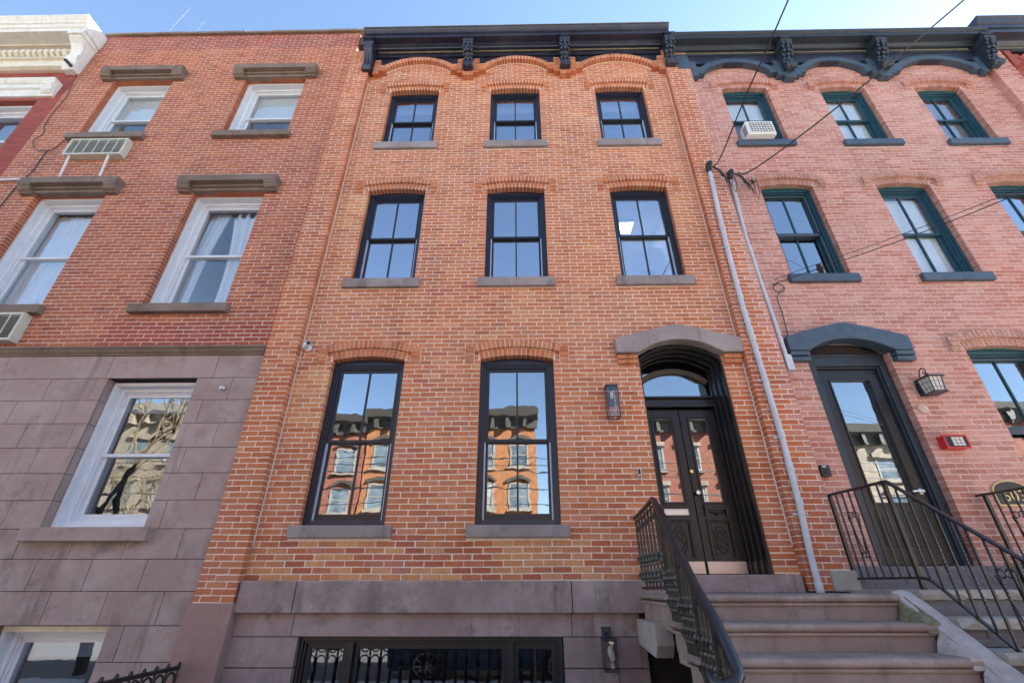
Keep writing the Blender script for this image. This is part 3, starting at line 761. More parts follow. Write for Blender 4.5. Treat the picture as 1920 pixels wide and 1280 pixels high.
# cornice with four scroll brackets
prof = [(.3, 9.985), (-.42, 9.985), (-.42, 9.965), (-.41, 9.955), (-.395, 9.925), (-.37, 9.90), (-.365, 9.88), (-.35, 9.875), (-.35, 9.862), (-.335, 9.858), (-.335, 9.775),
        (-.215, 9.775), (-.205, 9.735), (-.165, 9.72), (-.155, 9.70), (-.075, 9.70), (-.075, 9.655), (-.06, 9.65), (-.06, 9.57), (.3, 9.57)]
cor = MB().prism_x(prof, -3.075, 3.085).build('cornice', 'black_old', mid)
MB().box(-3.085, 3.095, -.43, .3, 9.986, 9.996).build('cornice_flashing', 'gold', cor)
rope(cor, -2.83, 2.93, -.085, 9.675, .012, 'gold')
for i, bx in enumerate(BX): console(mid, bx, .205, 9.776, 8.99, -.32, -.175, 'black_old', leaf=i > 0, yb=-.055)
arcade(mid, BX, CZB, 'brick_mid', -.10, mw, PAL_MID+PAL_PIER[:2], 'mort_mid')
for xa, xb in zip(BX, BX[1:]):
    cx = (xa+xb)/2; a = (xb-xa)/2-.335; Ra = (a*a+.29*.29)/.58; zca = CZB+.235+.29-Ra
    pl = [(cx-a-.3, 9.6), (cx-a-.3, CZB+.36)]+[(cx-a+2*a*i/14, zca+.05+math.sqrt(Ra*Ra-(a-2*a*i/14)**2)) for i in range(15)]+[(cx+a+.3, CZB+.36), (cx+a+.3, 9.6)]
    MB().prism_y(pl, -.022, .002).build('spandrel_shade_board', 'black_old', mid)  # black colour stands for the dark shadow gap above the arches
house_body(mid, -3.15, 3.2, 9.95)
mw.finish(300)

# ================================================================== left house
lef = thing('brick_house', 'dark red brick row house above grey brownstone ground floor with white framed windows', 'house', (-6.2, 0, GROUND))
LX = [-7.53, -4.835]
lw_ = Wall(lef, 'brick_left')
lrect = []; lholes = []
for cx in LX:
    for z0, z1 in ((7.32, 9.02), (3.56, 5.84)):
        lrect.append((cx-.61, cx+.61, z0, z1)); lholes.append(rect_hole(cx-.61, cx+.61, z0, z1))
        lholes.append(rect_hole(cx-.71, cx+.71, z0-.135, z0)); lholes.append(rect_hole(cx-.83, cx+.83, z1+.02, z1+.25))
def tint_left(x, z):
    r = random.random()
    if z > 10.05: return [(.38, .092, .064), (.41, .105, .072), (.36, .085, .06)]
    if z < 3.3 and x > -5.9: return [(.41, .088, .05), (.44, .10, .055), (.39, .082, .048)]
    return PAL_LEFT
lw_.course_run(-9.0, -3.366, 2.846, 10.62, 0, .105, tint_left, lholes, .07)
core(lef, 'mort_left', -9.0, -3.366, 2.82, 10.62, .0036, lrect, .3)
for cx in LX:
    for z0, z1, fl in ((7.32, 9.02, 3), (3.56, 5.84, 2)):
        sash_window(lef, cx, 1.22, z0, z1, WHITE, .11, 0, False, .46 if fl == 3 else .49, (.10, .135, .09, 'left_trim'), 'room', glass='glass_old')
        # lintel: shelf with end brackets over a moulded soffit
        zb = z1+.02; L = MB().box(cx-.83, cx+.83, -.16, .06, zb+.09, zb+.222)
        L.box(cx-.62, cx+.62, -.045, .06, zb-.03, zb+.035).box(cx-.62, cx+.62, -.075, .06, zb+.035, zb+.09)
        lo = L.build('lintel', 'left_trim', lef, bevel=.008)
        for s in (-1, 1):
            xx = cx+s*.725
            MB().prism_x([(.0, zb+.09), (-.155, zb+.09), (-.155, zb+.055), (-.13, zb+.03), (-.135, zb), (-.11, zb-.03), (-.08, zb-.035), (-.07, zb-.06), (0, zb-.06)], xx-.10, xx+.10).build('lintel_bracket', 'left_trim', lo, bevel=.006)
cp_ = MB()
xx = -9.0
while xx < -3.3:
    q = min(xx+.62, -3.28); cp_.box(xx+.003, q-.003, -.05-random.uniform(0, .012), .32, 10.62, 10.685+random.uniform(0, .012)); xx = q
cp_.build('parapet_coping', 'left_trim', lef, bevel=.008)
house_body(lef, -9.0, -3.2, 10.5)
# stone ground floor
def ashlar(x0, x1, z0, z1, bl, off, hole, m, y=-.05):
    edges = [x0]; n = math.ceil((x0-off)/bl+.05)
    while off+n*bl < x1-.06: edges.append(off+n*bl); n += 1
    edges.append(x1)
    for a, b in zip(edges, edges[1:]):
        parts = [(a, b)]
        for h in hole:
            if z0 < h[3]-.05 and z1 > h[2]+.05:
                np_ = []
                for p, q in parts:
                    if h[0] > p: np_.append((p, min(q, h[0])))
                    if h[1] < q: np_.append((max(p, h[1]), q))
                parts = [t for t in np_ if t[1]-t[0] > .02]
        for p, q in parts:
            j = random.uniform(-.0015, .0015)
            rbox(p+.0035, q-.0035, y+j, .20, z0+.0035, z1-.0035).build('stone_block', m, lef)
LH = [(-5.37, -4.195, .585, 2.405), (-5.37, -4.185, -1.3, -.335), (-8.05, -6.88, .585, 2.405)]
ashlar(-9.0, -3.37, 2.408, 2.737, 1.42, -5.42, [], 'left_stone')
zt = 2.408; k = 0
while zt > GROUND:
    ashlar(-9.0, -3.37, max(zt-.305, GROUND), zt, .60, -3.72-.30*(k % 2), LH, 'left_stone' if k < 6 else 'left_stone_old'); zt -= .305; k += 1
core(lef, 'joint_shade', -9.0, -3.37, GROUND, 2.75, -.04, [(a, b, c, d) for a, b, c, d in LH], .30, 'stone_joints')
MB().prism_x([(.1, 2.85), (-.135, 2.85), (-.135, 2.82), (-.115, 2.812), (-.105, 2.79), (-.085, 2.765), (-.07, 2.762), (-.07, 2.738), (.1, 2.738)], -9.0, -3.372).build('belt_course', 'left_trim', lef, bevel=.003)
o = sash_window(lef, -4.7825, 1.165, .585, 2.39, WHITE, .06, 0, False, .485, (.13, .14, .14-.05+.05, 'left_stone'), 'roomdark', glass='glass_mid')
sash_window(lef, -7.465, 1.165, .585, 2.39, WHITE, .06, 0, False, .485, (.13, .14, .14, 'left_stone'), 'roomdark', glass='glass_mid')
o = sash_window(lef, -4.7775, 1.18, -1.29, -.345, WHITE, .06, 0, False, .3, None, 'roomdark', glass='glass')
MB().box(-5.36, -4.19, .045, .3, -.40, -.345).build('head_board', 'cream', o, bevel=.004)
lw_.finish(300)

# ================================================================== right house
rig = thing('brick_house', 'pink worn brick row house with slate blue cornice, teal windows and the single black door', 'house', (6.3, 0, GROUND))
rw = Wall(rig, 'brick_right', .0135)
RW = [(4.385, .87, 6.90, 8.42, 3), (6.24, .87, 6.88, 8.39, 3), (8.035, .87, 6.86, 8.36, 3),
      (4.435, .87, 3.985, 5.80, 2), (6.335, .87, 3.985, 5.80, 2), (8.14, .87, 3.985, 5.80, 2), (6.39, .95, .62, 2.765, 1), (8.2, .95, .62, 2.765, 1)]
rr_, rh = [], []
for cx, w, z0, z1, fl in RW:
    ri = .05
    rr_.append((cx-w/2, cx+w/2, z0, z1+ri+.05))
    rh += [rect_hole(cx-w/2, cx+w/2, z0, z1), rect_hole(cx-w/2-.07, cx+w/2+.07, z0-.13, z0)]
    rh.append(hood_mould(rig, w, cx, z1, ri, 'mort_right', 'brick_right', PAL_RIGHT if fl > 2 else [(.47, .24, .17), (.50, .26, .19), (.45, .22, .155)], rw, proj=.05, n=15))
rr_.append((3.80, 4.89, .0, 2.9)); rh.append(rect_hole(3.80, 4.89, 0, 2.97))
tint_r = lambda x, z: PAL_RIGHT if random.random() < .8 else [(.44, .15, .095), (.46, .165, .11)]
rw.course_run(3.425, 9.19, -.02, 9.4, 0, .105, tint_r, rh, .05, 1.5)
core(rig, 'mort_right', 3.425, 9.19, -.2, 9.45, .0032, rr_)
for cx, w, z0, z1, fl in RW:
    scr = (cx, fl) in ((4.435, 2), (8.14, 2), (6.39, 1))
    o = sash_window(rig, cx, w, z0, z1, TEAL, .09, .05, True, .5 if fl == 2 else .525, (.07, .13, .06, 'navy'), 'room' if not scr else 'roomdark', glass='glass' if scr else 'glass_old')
    MB().arc(cx, z1, w/2-.004, .048, .012, .085, .10, 10).build('head_trim', 'teal_green', o)
    if scr:
        sc = MB().ring(cx-w/2+.08, cx+w/2-.08, z0+.08, z1-.08, .03, .135, .15); sc.box(cx-w/2+.08, cx+w/2-.08, .135, .15, z0+(z1-z0)*.5-.04, z0+(z1-z0)*.5+.02)
        sc.build('screen_frame', 'screen', o)
# far pier and hood
rw.course_run(9.19, 9.62, .0, 9.4, -.11, .12, lambda x, z: PAL_RIGHT if x < 9.42 else PAL_PAINT, (), 9.27)
rbox(9.195, 9.615, -.1064, .03, 0, 9.4).build('pier', 'mort_right', rig)
hx = 4.352; hz = 2.715
hp = [(hx-.80, hz), (hx-.555, hz)]
Rh = (.555**2+.17**2)/.34; zch = hz+.17-Rh
hp += [(hx-.555+1.11*i/16, zch+math.sqrt(Rh*Rh-(-.555+1.11*i/16)**2)) for i in range(1, 16)]
hp += [(hx+.555, hz), (hx+.80, hz), (hx+.80, 2.925), (hx+.56, 3.0), (hx+.05, 3.13), (hx-.05, 3.13), (hx-.56, 3.0), (hx-.80, 2.925)]
ho = MB().prism_y(hp, -.115, .06).build('door_hood', 'navy', rig, bevel=.014)
for s in (-1, 1):
    for k in range(2): rbox(min(hx+s*.555, hx+s*.80), max(hx+s*.555, hx+s*.80), -.105+.02*k, .03, hz-.065-.068*k, hz-.008-.068*k).build('hood_block', 'navy', ho, bevel=.008)
# single door with big pane
df = MB(); y0 = .10
df.box(3.80, 3.95, y0, .3, .2, 2.58).box(4.79, 4.89, y0, .3, .2, 2.58).box(3.80, 4.89, y0, .3, 2.58, 2.735)
df.box(3.95, 3.97, y0+.03, .3, .2, 2.56).box(4.77, 4.79, y0+.03, .3, .2, 2.56).box(3.95, 4.79, y0+.03, .3, 2.555, 2.58)
df.box(3.80, 4.89, y0-.012, y0+.05, 2.715, 2.745)
dfo = df.build('door_surround', 'navy_dark', rig, bevel=.004)
MB().arc(hx-.005, 2.745, .54, .15, .02, .12, .16).build('hood_infill_edge', 'iron_old', dfo)
tp = [(3.81, 2.745), (4.88, 2.745)]+[(hx+.54-1.08*i/12, 2.745+.15*(1-((6-i)/6.)**2)) for i in range(1, 12)]
MB().prism_y(tp, .13, .2).build('hood_infill', 'joint_shade', dfo)
lf = MB(); y0, y1 = .165, .21; x0, x1 = 3.972, 4.768; gx0, gx1 = 4.105, 4.585
gx0, gx1 = 4.115, 4.625
for a, b in ((x0, gx0), (gx1, x1)): lf.box(a, b, y0, y1, .21, 2.553)
for a, b in ((.21, .86), (2.39, 2.553)): lf.box(gx0, gx1, y0, y1, a, b)
lfo = lf.build('door_leaf', 'black_door', rig, bevel=.003)
mo = MB().ring(gx0-.02, gx1+.02, .84, 2.41, .022, y0-.012, y0+.01).ring(gx0-.03, gx1+.03, .40, .78, .02, y0-.010, y0+.004).box(gx0+.03, gx1-.03, y0-.008, y0+.004, .46, .72)
mo.build('panel_moulding', 'black_door', lfo, bevel=.005)
rbox(gx0, gx1, y0+.018, y0+.023, .855, 2.395).build('pane', 'glass_flat', lfo)
MB().lathe([(.034, 0), (.034, -.01), (.015, -.014), (.015, -.05), (.005, -.052)], (4.70, y0, .985), 'y').tube([(4.70, y0-.045, .985), (4.63, y0-.05, .985), (4.575, y0-.046, .98)], .012, 8).build('door_lever', 'steel', lfo, smooth=True)
room(lfo, x0, x1, .21, 2.6, .31, 1.5, 'roomdark')
# grey painted brick course below the door
for k in range(4):
    x = 3.47-(.11 if k % 2 else 0)
    while x < 5.3:
        q = min(x+.22, 5.3); p = max(x, 3.47)
        if q-p > .03: rbox(p+.003, q-.003, -.022+random.uniform(-.002, .002), .16, -.02+.055*k+.003, .035+.055*k-.003).build('painted_brick', 'grey_brick', rig)
        x += .22
rbox(3.47, 5.3, -.016, .15, -.1, .195).build('painted_bed', 'grey_brick', rig)
# slate blue cornice
prof = [(.3, 9.70), (-.39, 9.70), (-.39, 9.665), (-.36, 9.645), (-.345, 9.64), (-.345, 9.545), (-.215, 9.545), (-.205, 9.515), (-.165, 9.50), (-.155, 9.475), (-.075, 9.475), (-.075, 9.42), (-.12, 9.40), (-.12, 9.34), (.3, 9.34)]
cor = MB().prism_x(prof, 3.087, 9.30).build('cornice', 'navy_dark', rig)
rope(cor, 3.30, 9.05, -.088, 9.445, .014, 'gold', .045)
RB = [3.33, 5.29, 7.115, 9.21]
for bx in RB[1:]: console(rig, bx, .215, 9.546, 8.76, -.33, -.20, 'navy_dark', True, -.055)
arcade(rig, RB, 8.60, 'navy', -.115, a_off=.33)
rbox(3.33, 9.2, -.1, .02, 9.10, 9.345).build('frieze_backing', 'black_old', rig)
rbox(3.20, 3.43, -.13, .02, 8.93, 9.345).build('corbel', 'navy', rig, bevel=.006)
house_body(rig, 3.2, 9.4, 9.62)
rw.finish(300)

# ================================================================== slivers of the outer houses
fl_ = thing('brick_house', 'red painted brick house at the far left with cream bracketed cornice', 'house', (-10.8, 0, GROUND))
fw = Wall(fl_, 'brick_paint', .008)
FW = (-10.62, -9.42, 6.3, 8.42)
fw.course_run(-13.0, -9.0, 5.0, 9.45, 0, .105, lambda x, z: PAL_PAINT, [rect_hole(*FW)], .02)
core(fl_, 'mort_paint', -13.0, -9.0, GROUND, 9.5, .004, [FW], .3)
sash_window(fl_, -10.02, 1.2, 6.3, 8.42, WHITE, .11, 0, False, .6, (.1, .13, .08, 'whitepaint'), 'room', glass='glass_old')
lt = MB().prism_x([(.02, 8.90), (-.17, 8.90), (-.17, 8.86), (-.13, 8.80), (-.10, 8.78), (-.10, 8.68), (-.06, 8.66), (-.06, 8.60), (-.04, 8.50), (.02, 8.50)], -10.9, -9.14)
lto = lt.build('lintel', 'whitepaint', fl_, bevel=.004)
for x in (-9.26,): MB().prism_x([(.0, 8.80), (-.15, 8.80), (-.16, 8.74), (-.11, 8.68), (-.12, 8.60), (-.07, 8.55), (0, 8.55)], x-.10, x+.10).build('lintel_bracket', 'whitepaint', lto, bevel=.008)
prof = [(.3, 10.54), (-.50, 10.54), (-.50, 10.50), (-.47, 10.46), (-.44, 10.42), (-.44, 10.37), (-.41, 10.35), (-.40, 10.28), (-.37, 10.26), (-.37, 10.17), (-.12, 10.17), (-.12, 10.13), (.3, 10.13)]
cor = MB().prism_x(prof, -13.0, -8.94).build('cornice', 'whitepaint', fl_)
rbox(-13.0, -9.22, -.115, .02, 9.86, 10.13).build('frieze_panel', 'taupe', cor)
MB().prism_x([(.02, 9.86), (-.17, 9.86), (-.17, 9.83), (-.13, 9.80), (-.13, 9.64), (-.16, 9.63), (-.16, 9.60), (-.10, 9.59), (-.10, 9.46), (-.13, 9.44), (-.13, 9.36), (-.06, 9.33), (.02, 9.33)], -13.0, -8.98).build('frieze_moulding', 'cream', cor, bevel=.004)
x = -13.0
while x < -9.25:
    MB().prism_x([(-.12, 9.79), (-.22, 9.79), (-.22, 9.70), (-.16, 9.65), (-.12, 9.65)], x, x+.075).build('dentil', 'cream', cor); x += .125
o = MB().prism_x([(.0, 10.17), (-.38, 10.17), (-.385, 10.08), (-.36, 9.98), (-.27, 9.90), (-.20, 9.78), (-.18, 9.64), (-.21, 9.60), (-.20, 9.50), (-.16, 9.40), (-.17, 9.30), (-.13, 9.22), (0, 9.22)], -9.22, -8.97).build('bracket', 'whitepaint', cor, bevel=.012)
rbox(-9.25, -8.95, -.41, .0, 10.02, 10.10).build('bracket_cap', 'whitepaint', cor, bevel=.012)
house_body(fl_, -13.0, -9.0, 10.45)
fw.finish(300)

fr_ = thing('brick_house', 'red brick house at the far right edge with dark raised cornice', 'house', (10.5, 0, GROUND))
fw = Wall(fr_, 'brick_paint', .009)
fw.course_run(9.62, 12.0, 6.0, 9.5, 0, .105, lambda x, z: PAL_PAINT, (), .02)
core(fr_, 'mort_paint', 9.62, 12.0, GROUND, 9.55, .004, [])
prof = [(.3, 9.98), (-.45, 9.98), (-.45, 9.94), (-.42, 9.90), (-.40, 9.82), (-.37, 9.80), (-.37, 9.70), (-.345, 9.70), (-.345, 9.58), (-.215, 9.58), (-.20, 9.53), (-.10, 9.50), (-.08, 9.38), (.3, 9.38)]
cor = MB().prism_x(prof, 9.16, 12.2).build('cornice', 'black_old', fr_)
rope(cor, 9.5, 12.0, -.09, 9.455, .014, 'gold')
MB().arc(10.65, 9.02, .72, .28, .12, -.12, .02).build('corbel_arch', 'mort_paint', fr_)
rbox(9.70, 9.82, -.10, .02, 8.9, 9.38).build('corbel', 'mort_paint', fr_); rbox(9.82, 9.93, -.10, .02, 8.99, 9.25).build('corbel', 'mort_paint', fr_)
house_body(fr_, 9.4, 12.2, 9.9)
fw.finish(300)
# ================================================================== stoop of the middle house
st = thing('stoop', 'brownstone stoop with rounded treads climbing to the arched double door', 'stoop', (2.2, -1.5, GROUND))
SX0, SX1 = 1.215, 3.17
def worn_tread(x0, x1, y0, y1, z, t, seed):
    rnd = random.Random(seed+40); n = 34; mb = MB(); vs = []; r = t*.48
    prof = [(y1, z), (y0+.11, z)]+[(y0+r-r*math.sin(a), z-r+r*math.cos(a)) for a in [PI*q/8 for q in range(0, 9)]]+[(y0+.05, z-t), (y1, z-t)]
    m = len(prof); ph = rnd.uniform(0, 6)
    for i in range(n+1):
        u = i/n; x = x0+(x1-x0)*u
        e = min(1, min(u, 1-u)*(x1-x0)/r); inset = r*(1-math.sqrt(max(0, 1-(1-e)**2))) if u < .5 else .0
        wear = -.006*math.exp(-((u-.45)/.22)**2)+.0016*math.sin(x*9+ph)+rnd.uniform(-.0012, .0012)
        chip = rnd.uniform(.004, .012) if rnd.random() < .06 else 0
        for j, (y, zz) in enumerate(prof):
            if 1 <= j <= 10:
                front = 1 if 2 <= j <= 9 else .4
                yy = min(y+inset*front+chip*front+rnd.uniform(-.0012, .0012), y1); zj = zz+wear*(1 if j < 6 else .3)-(inset*.8 if j < 5 else -inset*.8 if j > 7 else 0)
            else: yy, zj = y, zz-(inset*.8 if j == 0 else -inset*.8)
            vs.append((x+rnd.uniform(-.001, .001)*(0 < i < n), yy, zj))
    fs = [(i*m+j, i*m+(j+1) % m, (i+1)*m+(j+1) % m, (i+1)*m+j) for i in range(n) for j in range(m)]+[tuple(range(m)), tuple(n*m+j for j in range(m-1, -1, -1))]
    return mb.add(vs, fs)
k = 0
while -.05-.19*k > GROUND+.1:
    yf = -1.0-.28*k; z = -.05-.19*k
    yb = -.0 if k == 0 else yf+.30
    x1 = SX1 if k else SX1
    worn_tread(SX0, x1, yf-.02, yb, z, .062, k).build('tread', 'stoop', st, smooth=True)
    rbox(SX0+.02, x1-.012, yf+.004, yb, z-.086, z-.0622).build('tread_moulding', 'stoop', st, bevel=.008)
    zb = max(z-.19-.02, GROUND) if k else z-.27
    rbox(SX0+.045, x1-.02, yf+.024, (-.02 if k == 0 else yf+.28), zb, z-.0862).build('riser', 'stoop', st)
    k += 1
for i in range(1, k):
    yf = -1.0-.28*i; rbox(SX0+.06, SX1-.03, yf+.03, yf+.31, GROUND if i > 1 else -.53, -.05-.19*i-.19).build('stair_body', 'stoop', st)
MB().prism_x([(-.06, -.275), (-.74, -.275), (-.74, -.44), (-.66, -.535), (-.06, -.49)], 1.165, 1.32).build('corbel_block', 'slab', st, bevel=.008)
# worn sloping cheek stone on the right of the stoop
ck = MB(); n = 16; vs = []; fs = []
for i in range(n+1):
    t = i/n; y = -.94-2.3*t; z = -.022-.675*2.3*t
    if i == 0: z = -.03
    for (x, dz) in ((SX1-.005+random.uniform(-.006, .006), -.001), (SX1+.075, .012+random.uniform(-.004, .004)), (SX1+.165+random.uniform(-.008, .008), .0), (SX1+.165, -.20), (SX1-.0, -.20+.05*math.sin(i*2.2))): vs.append((x, y, z+dz))
for i in range(n):
    for j in range(5): fs.append((i*5+j, i*5+(j+1) % 5, (i+1)*5+(j+1) % 5, (i+1)*5+j))
fs += [(0, 1, 2, 3, 4), tuple(n*5+j for j in (4, 3, 2, 1, 0))]
ck.add(vs, fs).build('cheek_stone', 'worn', st, bevel=.006, label='pale worn sloping cheek stone')
def wedge(x0, x1, ya, za, seed):
    rnd = random.Random(seed); nx, ny = 5, 9; vs = []
    for j in range(ny+1):
        t = j/ny; y = ya-.275*t
        for i in range(nx+1):
            u = i/nx; z = za-.185+(.165*(1-t))*(u**.7)+rnd.uniform(-.012, .012)*(0 < i < nx)
            vs.append((x0+(x1-x0)*u+rnd.uniform(-.006, .006)*(0 < j < ny), y, min(z, za-.01)))
    fs = [(j*(nx+1)+i, j*(nx+1)+i+1, (j+1)*(nx+1)+i+1, (j+1)*(nx+1)+i) for j in range(ny) for i in range(nx)]
    n0 = len(vs); vs += [(x, y, za-.26) for x, y, z in vs]
    fs += [tuple(q+n0 for q in reversed(f)) for f in fs]
    rim = [i for i in range(nx+1)]+[j*(nx+1)+nx for j in range(1, ny+1)]+[ny*(nx+1)+i for i in range(nx-1, -1, -1)]+[j*(nx+1) for j in range(ny-1, 0, -1)]
    fs += [(a, b, b+n0, a+n0) for a, b in zip(rim, rim[1:]+rim[:1])]
    return MB().add(vs, fs)
for i in range(5):
    wedge(SX1-.075, SX1+.03, -1.022-.28*i, -.05-.19*i, i).build('rough_infill', 'moss' if i == 0 else 'worn', st)

# ================================================================== stoop of the right house
s2 = thing('stoop', 'grey painted brick stoop with rough bluestone treads in front of the single door', 'stoop', (4.4, -1.5, GROUND))
for k in range(8):
    yf = -1.02-.28*k; z = -.018-.19*k
    if z-.1 < GROUND: break
    mb = MB(); nx = 26; a, b = SX1+.17, 5.42; vs = []
    for i in range(nx+1):                                # slab with a hewn front edge
        x = a+(b-a)*i/nx; j = random.uniform(-.014, .014); j2 = random.uniform(-.012, .012)
        vs += [(x, yf+.29 if k else -.02, z), (x, yf+random.uniform(-.006, .006), z), (x, yf-.012+j, z-.03+j2*.6), (x, yf+j2, z-.072+j*.5), (x, yf+.29 if k else -.02, z-.072)]
    fs = [(i*5+q, i*5+(q+1) % 5, (i+1)*5+(q+1) % 5, (i+1)*5+q) for i in range(nx) for q in range(5)]+[(0, 1, 2, 3, 4), tuple(nx*5+q for q in (4, 3, 2, 1, 0))]
    mb.add(vs, fs).build('tread', 'slab', s2, bevel=.003)
    rbox(a+.01, b-.01, yf+.05, yf+.32, z-.19, z-.0722).build('riser_bed', 'grey_brick', s2)
    for q in range(2):
        x = a+.012-(.2 if q else 0)
        while x < b-.02:
            e = min(x+.40, b-.012); p = max(x, a+.012)
            if e-p > .03: rbox(p+.003, e-.003, yf+.044, yf+.06, z-.190+.059*q+.003, z-.190+.059*(q+1)-.003).build('painted_brick', 'grey_brick', s2)
            x += .40
    if k: rbox(a+.02, b-.02, yf+.31, -1.0, GROUND, z-.19).build('stair_body', 'grey_brick', s2) if yf+.31 < -1.0 else None
rbox(SX1+.18, 5.4, -1.0, -.03, GROUND, -.092).build('stair_body', 'grey_brick', s2)

# ================================================================== cast iron balustrade of the middle stoop
def lerp_path(path, y):
    for (a, b) in zip(path, path[1:]):
        if b[1] <= y <= a[1]:
            t = (y-a[1])/(b[1]-a[1]); return a[2]+(b[2]-a[2])*t
    return path[-1][2]
rl = thing('stair_railing', 'ornate black cast iron railing with thick curling handrail on the brownstone stoop', 'railing', (1.27, -1.2, GROUND))
path = [(1.285, -.02, .68), (1.28, -.45, .71), (1.275, -.83, .745), (1.273, -.90, .72), (1.265, -1.147, .535), (1.25, -1.485, .222), (1.24, -1.729, .015), (1.235, -2.009, -.185), (1.24, -2.11, -.30), (1.245, -2.17, -.39)]
MB().tube([(1.285, -.0, .68), (1.28, -.45, .71), (1.276, -.84, .745)], .020, 8).tube([(1.276, -.83, .745)]+path[3:]+[(1.24, -2.205, -.44), (1.205, -2.23, -.475), (1.14, -2.225, -.49), (1.09, -2.20, -.47), (1.08, -2.16, -.44)], [.026, .03, .034, .036, .036, .037, .037, .038, .038, .037, .034, .03, .022], 10).build('handrail', 'iron', rl, smooth=True)
MB().box(1.255, 1.305, -.90, -.03, -.012, .01).build('bottom_rail', 'iron_old', rl, bevel=.004)
def baluster(x, y, z0, z1, feet=True):
    mb = MB(); h = z1-z0
    mb.tube([(x, y, z0-.03), (x, y, z1)], .0115, 6)
    for f in (0, 1, 2):                           # fluting strands
        a = f*2*PI/3; mb.tube([(x+.009*math.cos(a), y+.009*math.sin(a), z0+.30), (x+.009*math.cos(a), y+.009*math.sin(a), z1-.02)], .0055, 4, False)
    for dz, r in ((.05, .022), (.085, .030), (.125, .022), (.19, .020), (.235, .028), (.275, .020), (.33, .016)):
        if dz < h-.08: mb.ball((x, y, z0+dz), r, r*1.0, r*1.15, 7, 4)
    for dz in (.085, .235):
        if dz < h-.08:
            for s in (-1, 1):
                mb.ball((x, y+s*.03, z0+dz+.02), .009, .017, .022, 5, 4); mb.ball((x+s*.026, y, z0+dz+.018), .014, .009, .02, 5, 4)
    mb.build('baluster', 'iron_old', rl, smooth=True)
ys = [-.06, -.19, -.32, -.45, -.58, -.71, -.84]
for y in ys: baluster(1.28, y, .01, lerp_path(path, y)-.02)
for a, b in zip(ys, ys[1:]):
    lp = MB()
    zt = lerp_path(path, a)-.03; lp.tube([(1.28, a+(b-a)*(.5-.5*math.cos(PI*q/6)), zt-.09+.075*math.sin(PI*q/6)) for q in range(7)], .009, 5)
    lp.ball((1.28, (a+b)/2, zt-.10), .014, .022, .03, 6, 4).build('arch_loop', 'iron_old', rl, smooth=True)
for k in range(0, 5):
    for q in range(4):
        y = -1.015-.28*k-.07*q+.03
        if y < -2.2: continue
        z0 = -.05-.19*max(0, math.ceil((-y-1.02)/.28)) if y < -1.02 else -.05
        baluster(1.25, y, z0+.03, lerp_path(path, y)-.02)
    if k:
        lp = MB(); y = -1.02-.28*k+.16; zt = lerp_path(path, y)-.03
        lp.tube([(1.25, y+.055*math.cos(PI*q/8), zt-.14+.12*math.sin(PI*q/8)) for q in range(9)], .012, 6)
        lp.tube([(1.25, y+.055, zt-.14), (1.25, y+.055, zt-.42)], .009, 5).tube([(1.25, y-.055, zt-.14), (1.25, y-.055, zt-.42)], .009, 5)
        lp.ball((1.25, y, zt-.09), .018, .028, .035, 6, 4).build('arch_loop', 'iron_old', rl, smooth=True)
MB().lathe([(.05, 0), (.05, .05), (.032, .07), (.03, .5), (.045, .52), (.03, .56), (.03, .72)], (1.15, -2.20, -1.22), 'z', 10).build('newel', 'iron_old', rl, smooth=True)

# ================================================================== wrought railings of the right stoop
def twisted(mb, x, y, z0, z1, r=.0085, pitch=.055):
    n = max(6, int((z1-z0)/pitch*4)); vs = []; fs = []
    for i in range(n+1):
        z = z0+(z1-z0)*i/n; tw = 2*PI*(z1-z)/pitch/2 if (i > 1 and i < n-1) else 0
        for j in range(4):
            a = tw+PI/4+j*PI/2; vs.append((x+r*1.3*math.cos(a), y+r*1.3*math.sin(a), z))
    for i in range(n):
        for j in range(4): fs.append((i*4+j, i*4+(j+1) % 4, (i+1)*4+(j+1) % 4, (i+1)*4+j))
    mb.add(vs, fs)
def scroll(mb, x, c, s, r=.045):                     # C scroll in the plane of the railing
    pts = []
    for i in range(15):
        a = PI*.1+i/14*PI*1.75; rr = r*(1-.62*i/14); pts.append((x, c[0]+s*(rr*math.cos(a)-r*.3), c[1]+rr*math.sin(a)))
    mb.tube(pts, .0055, 5)
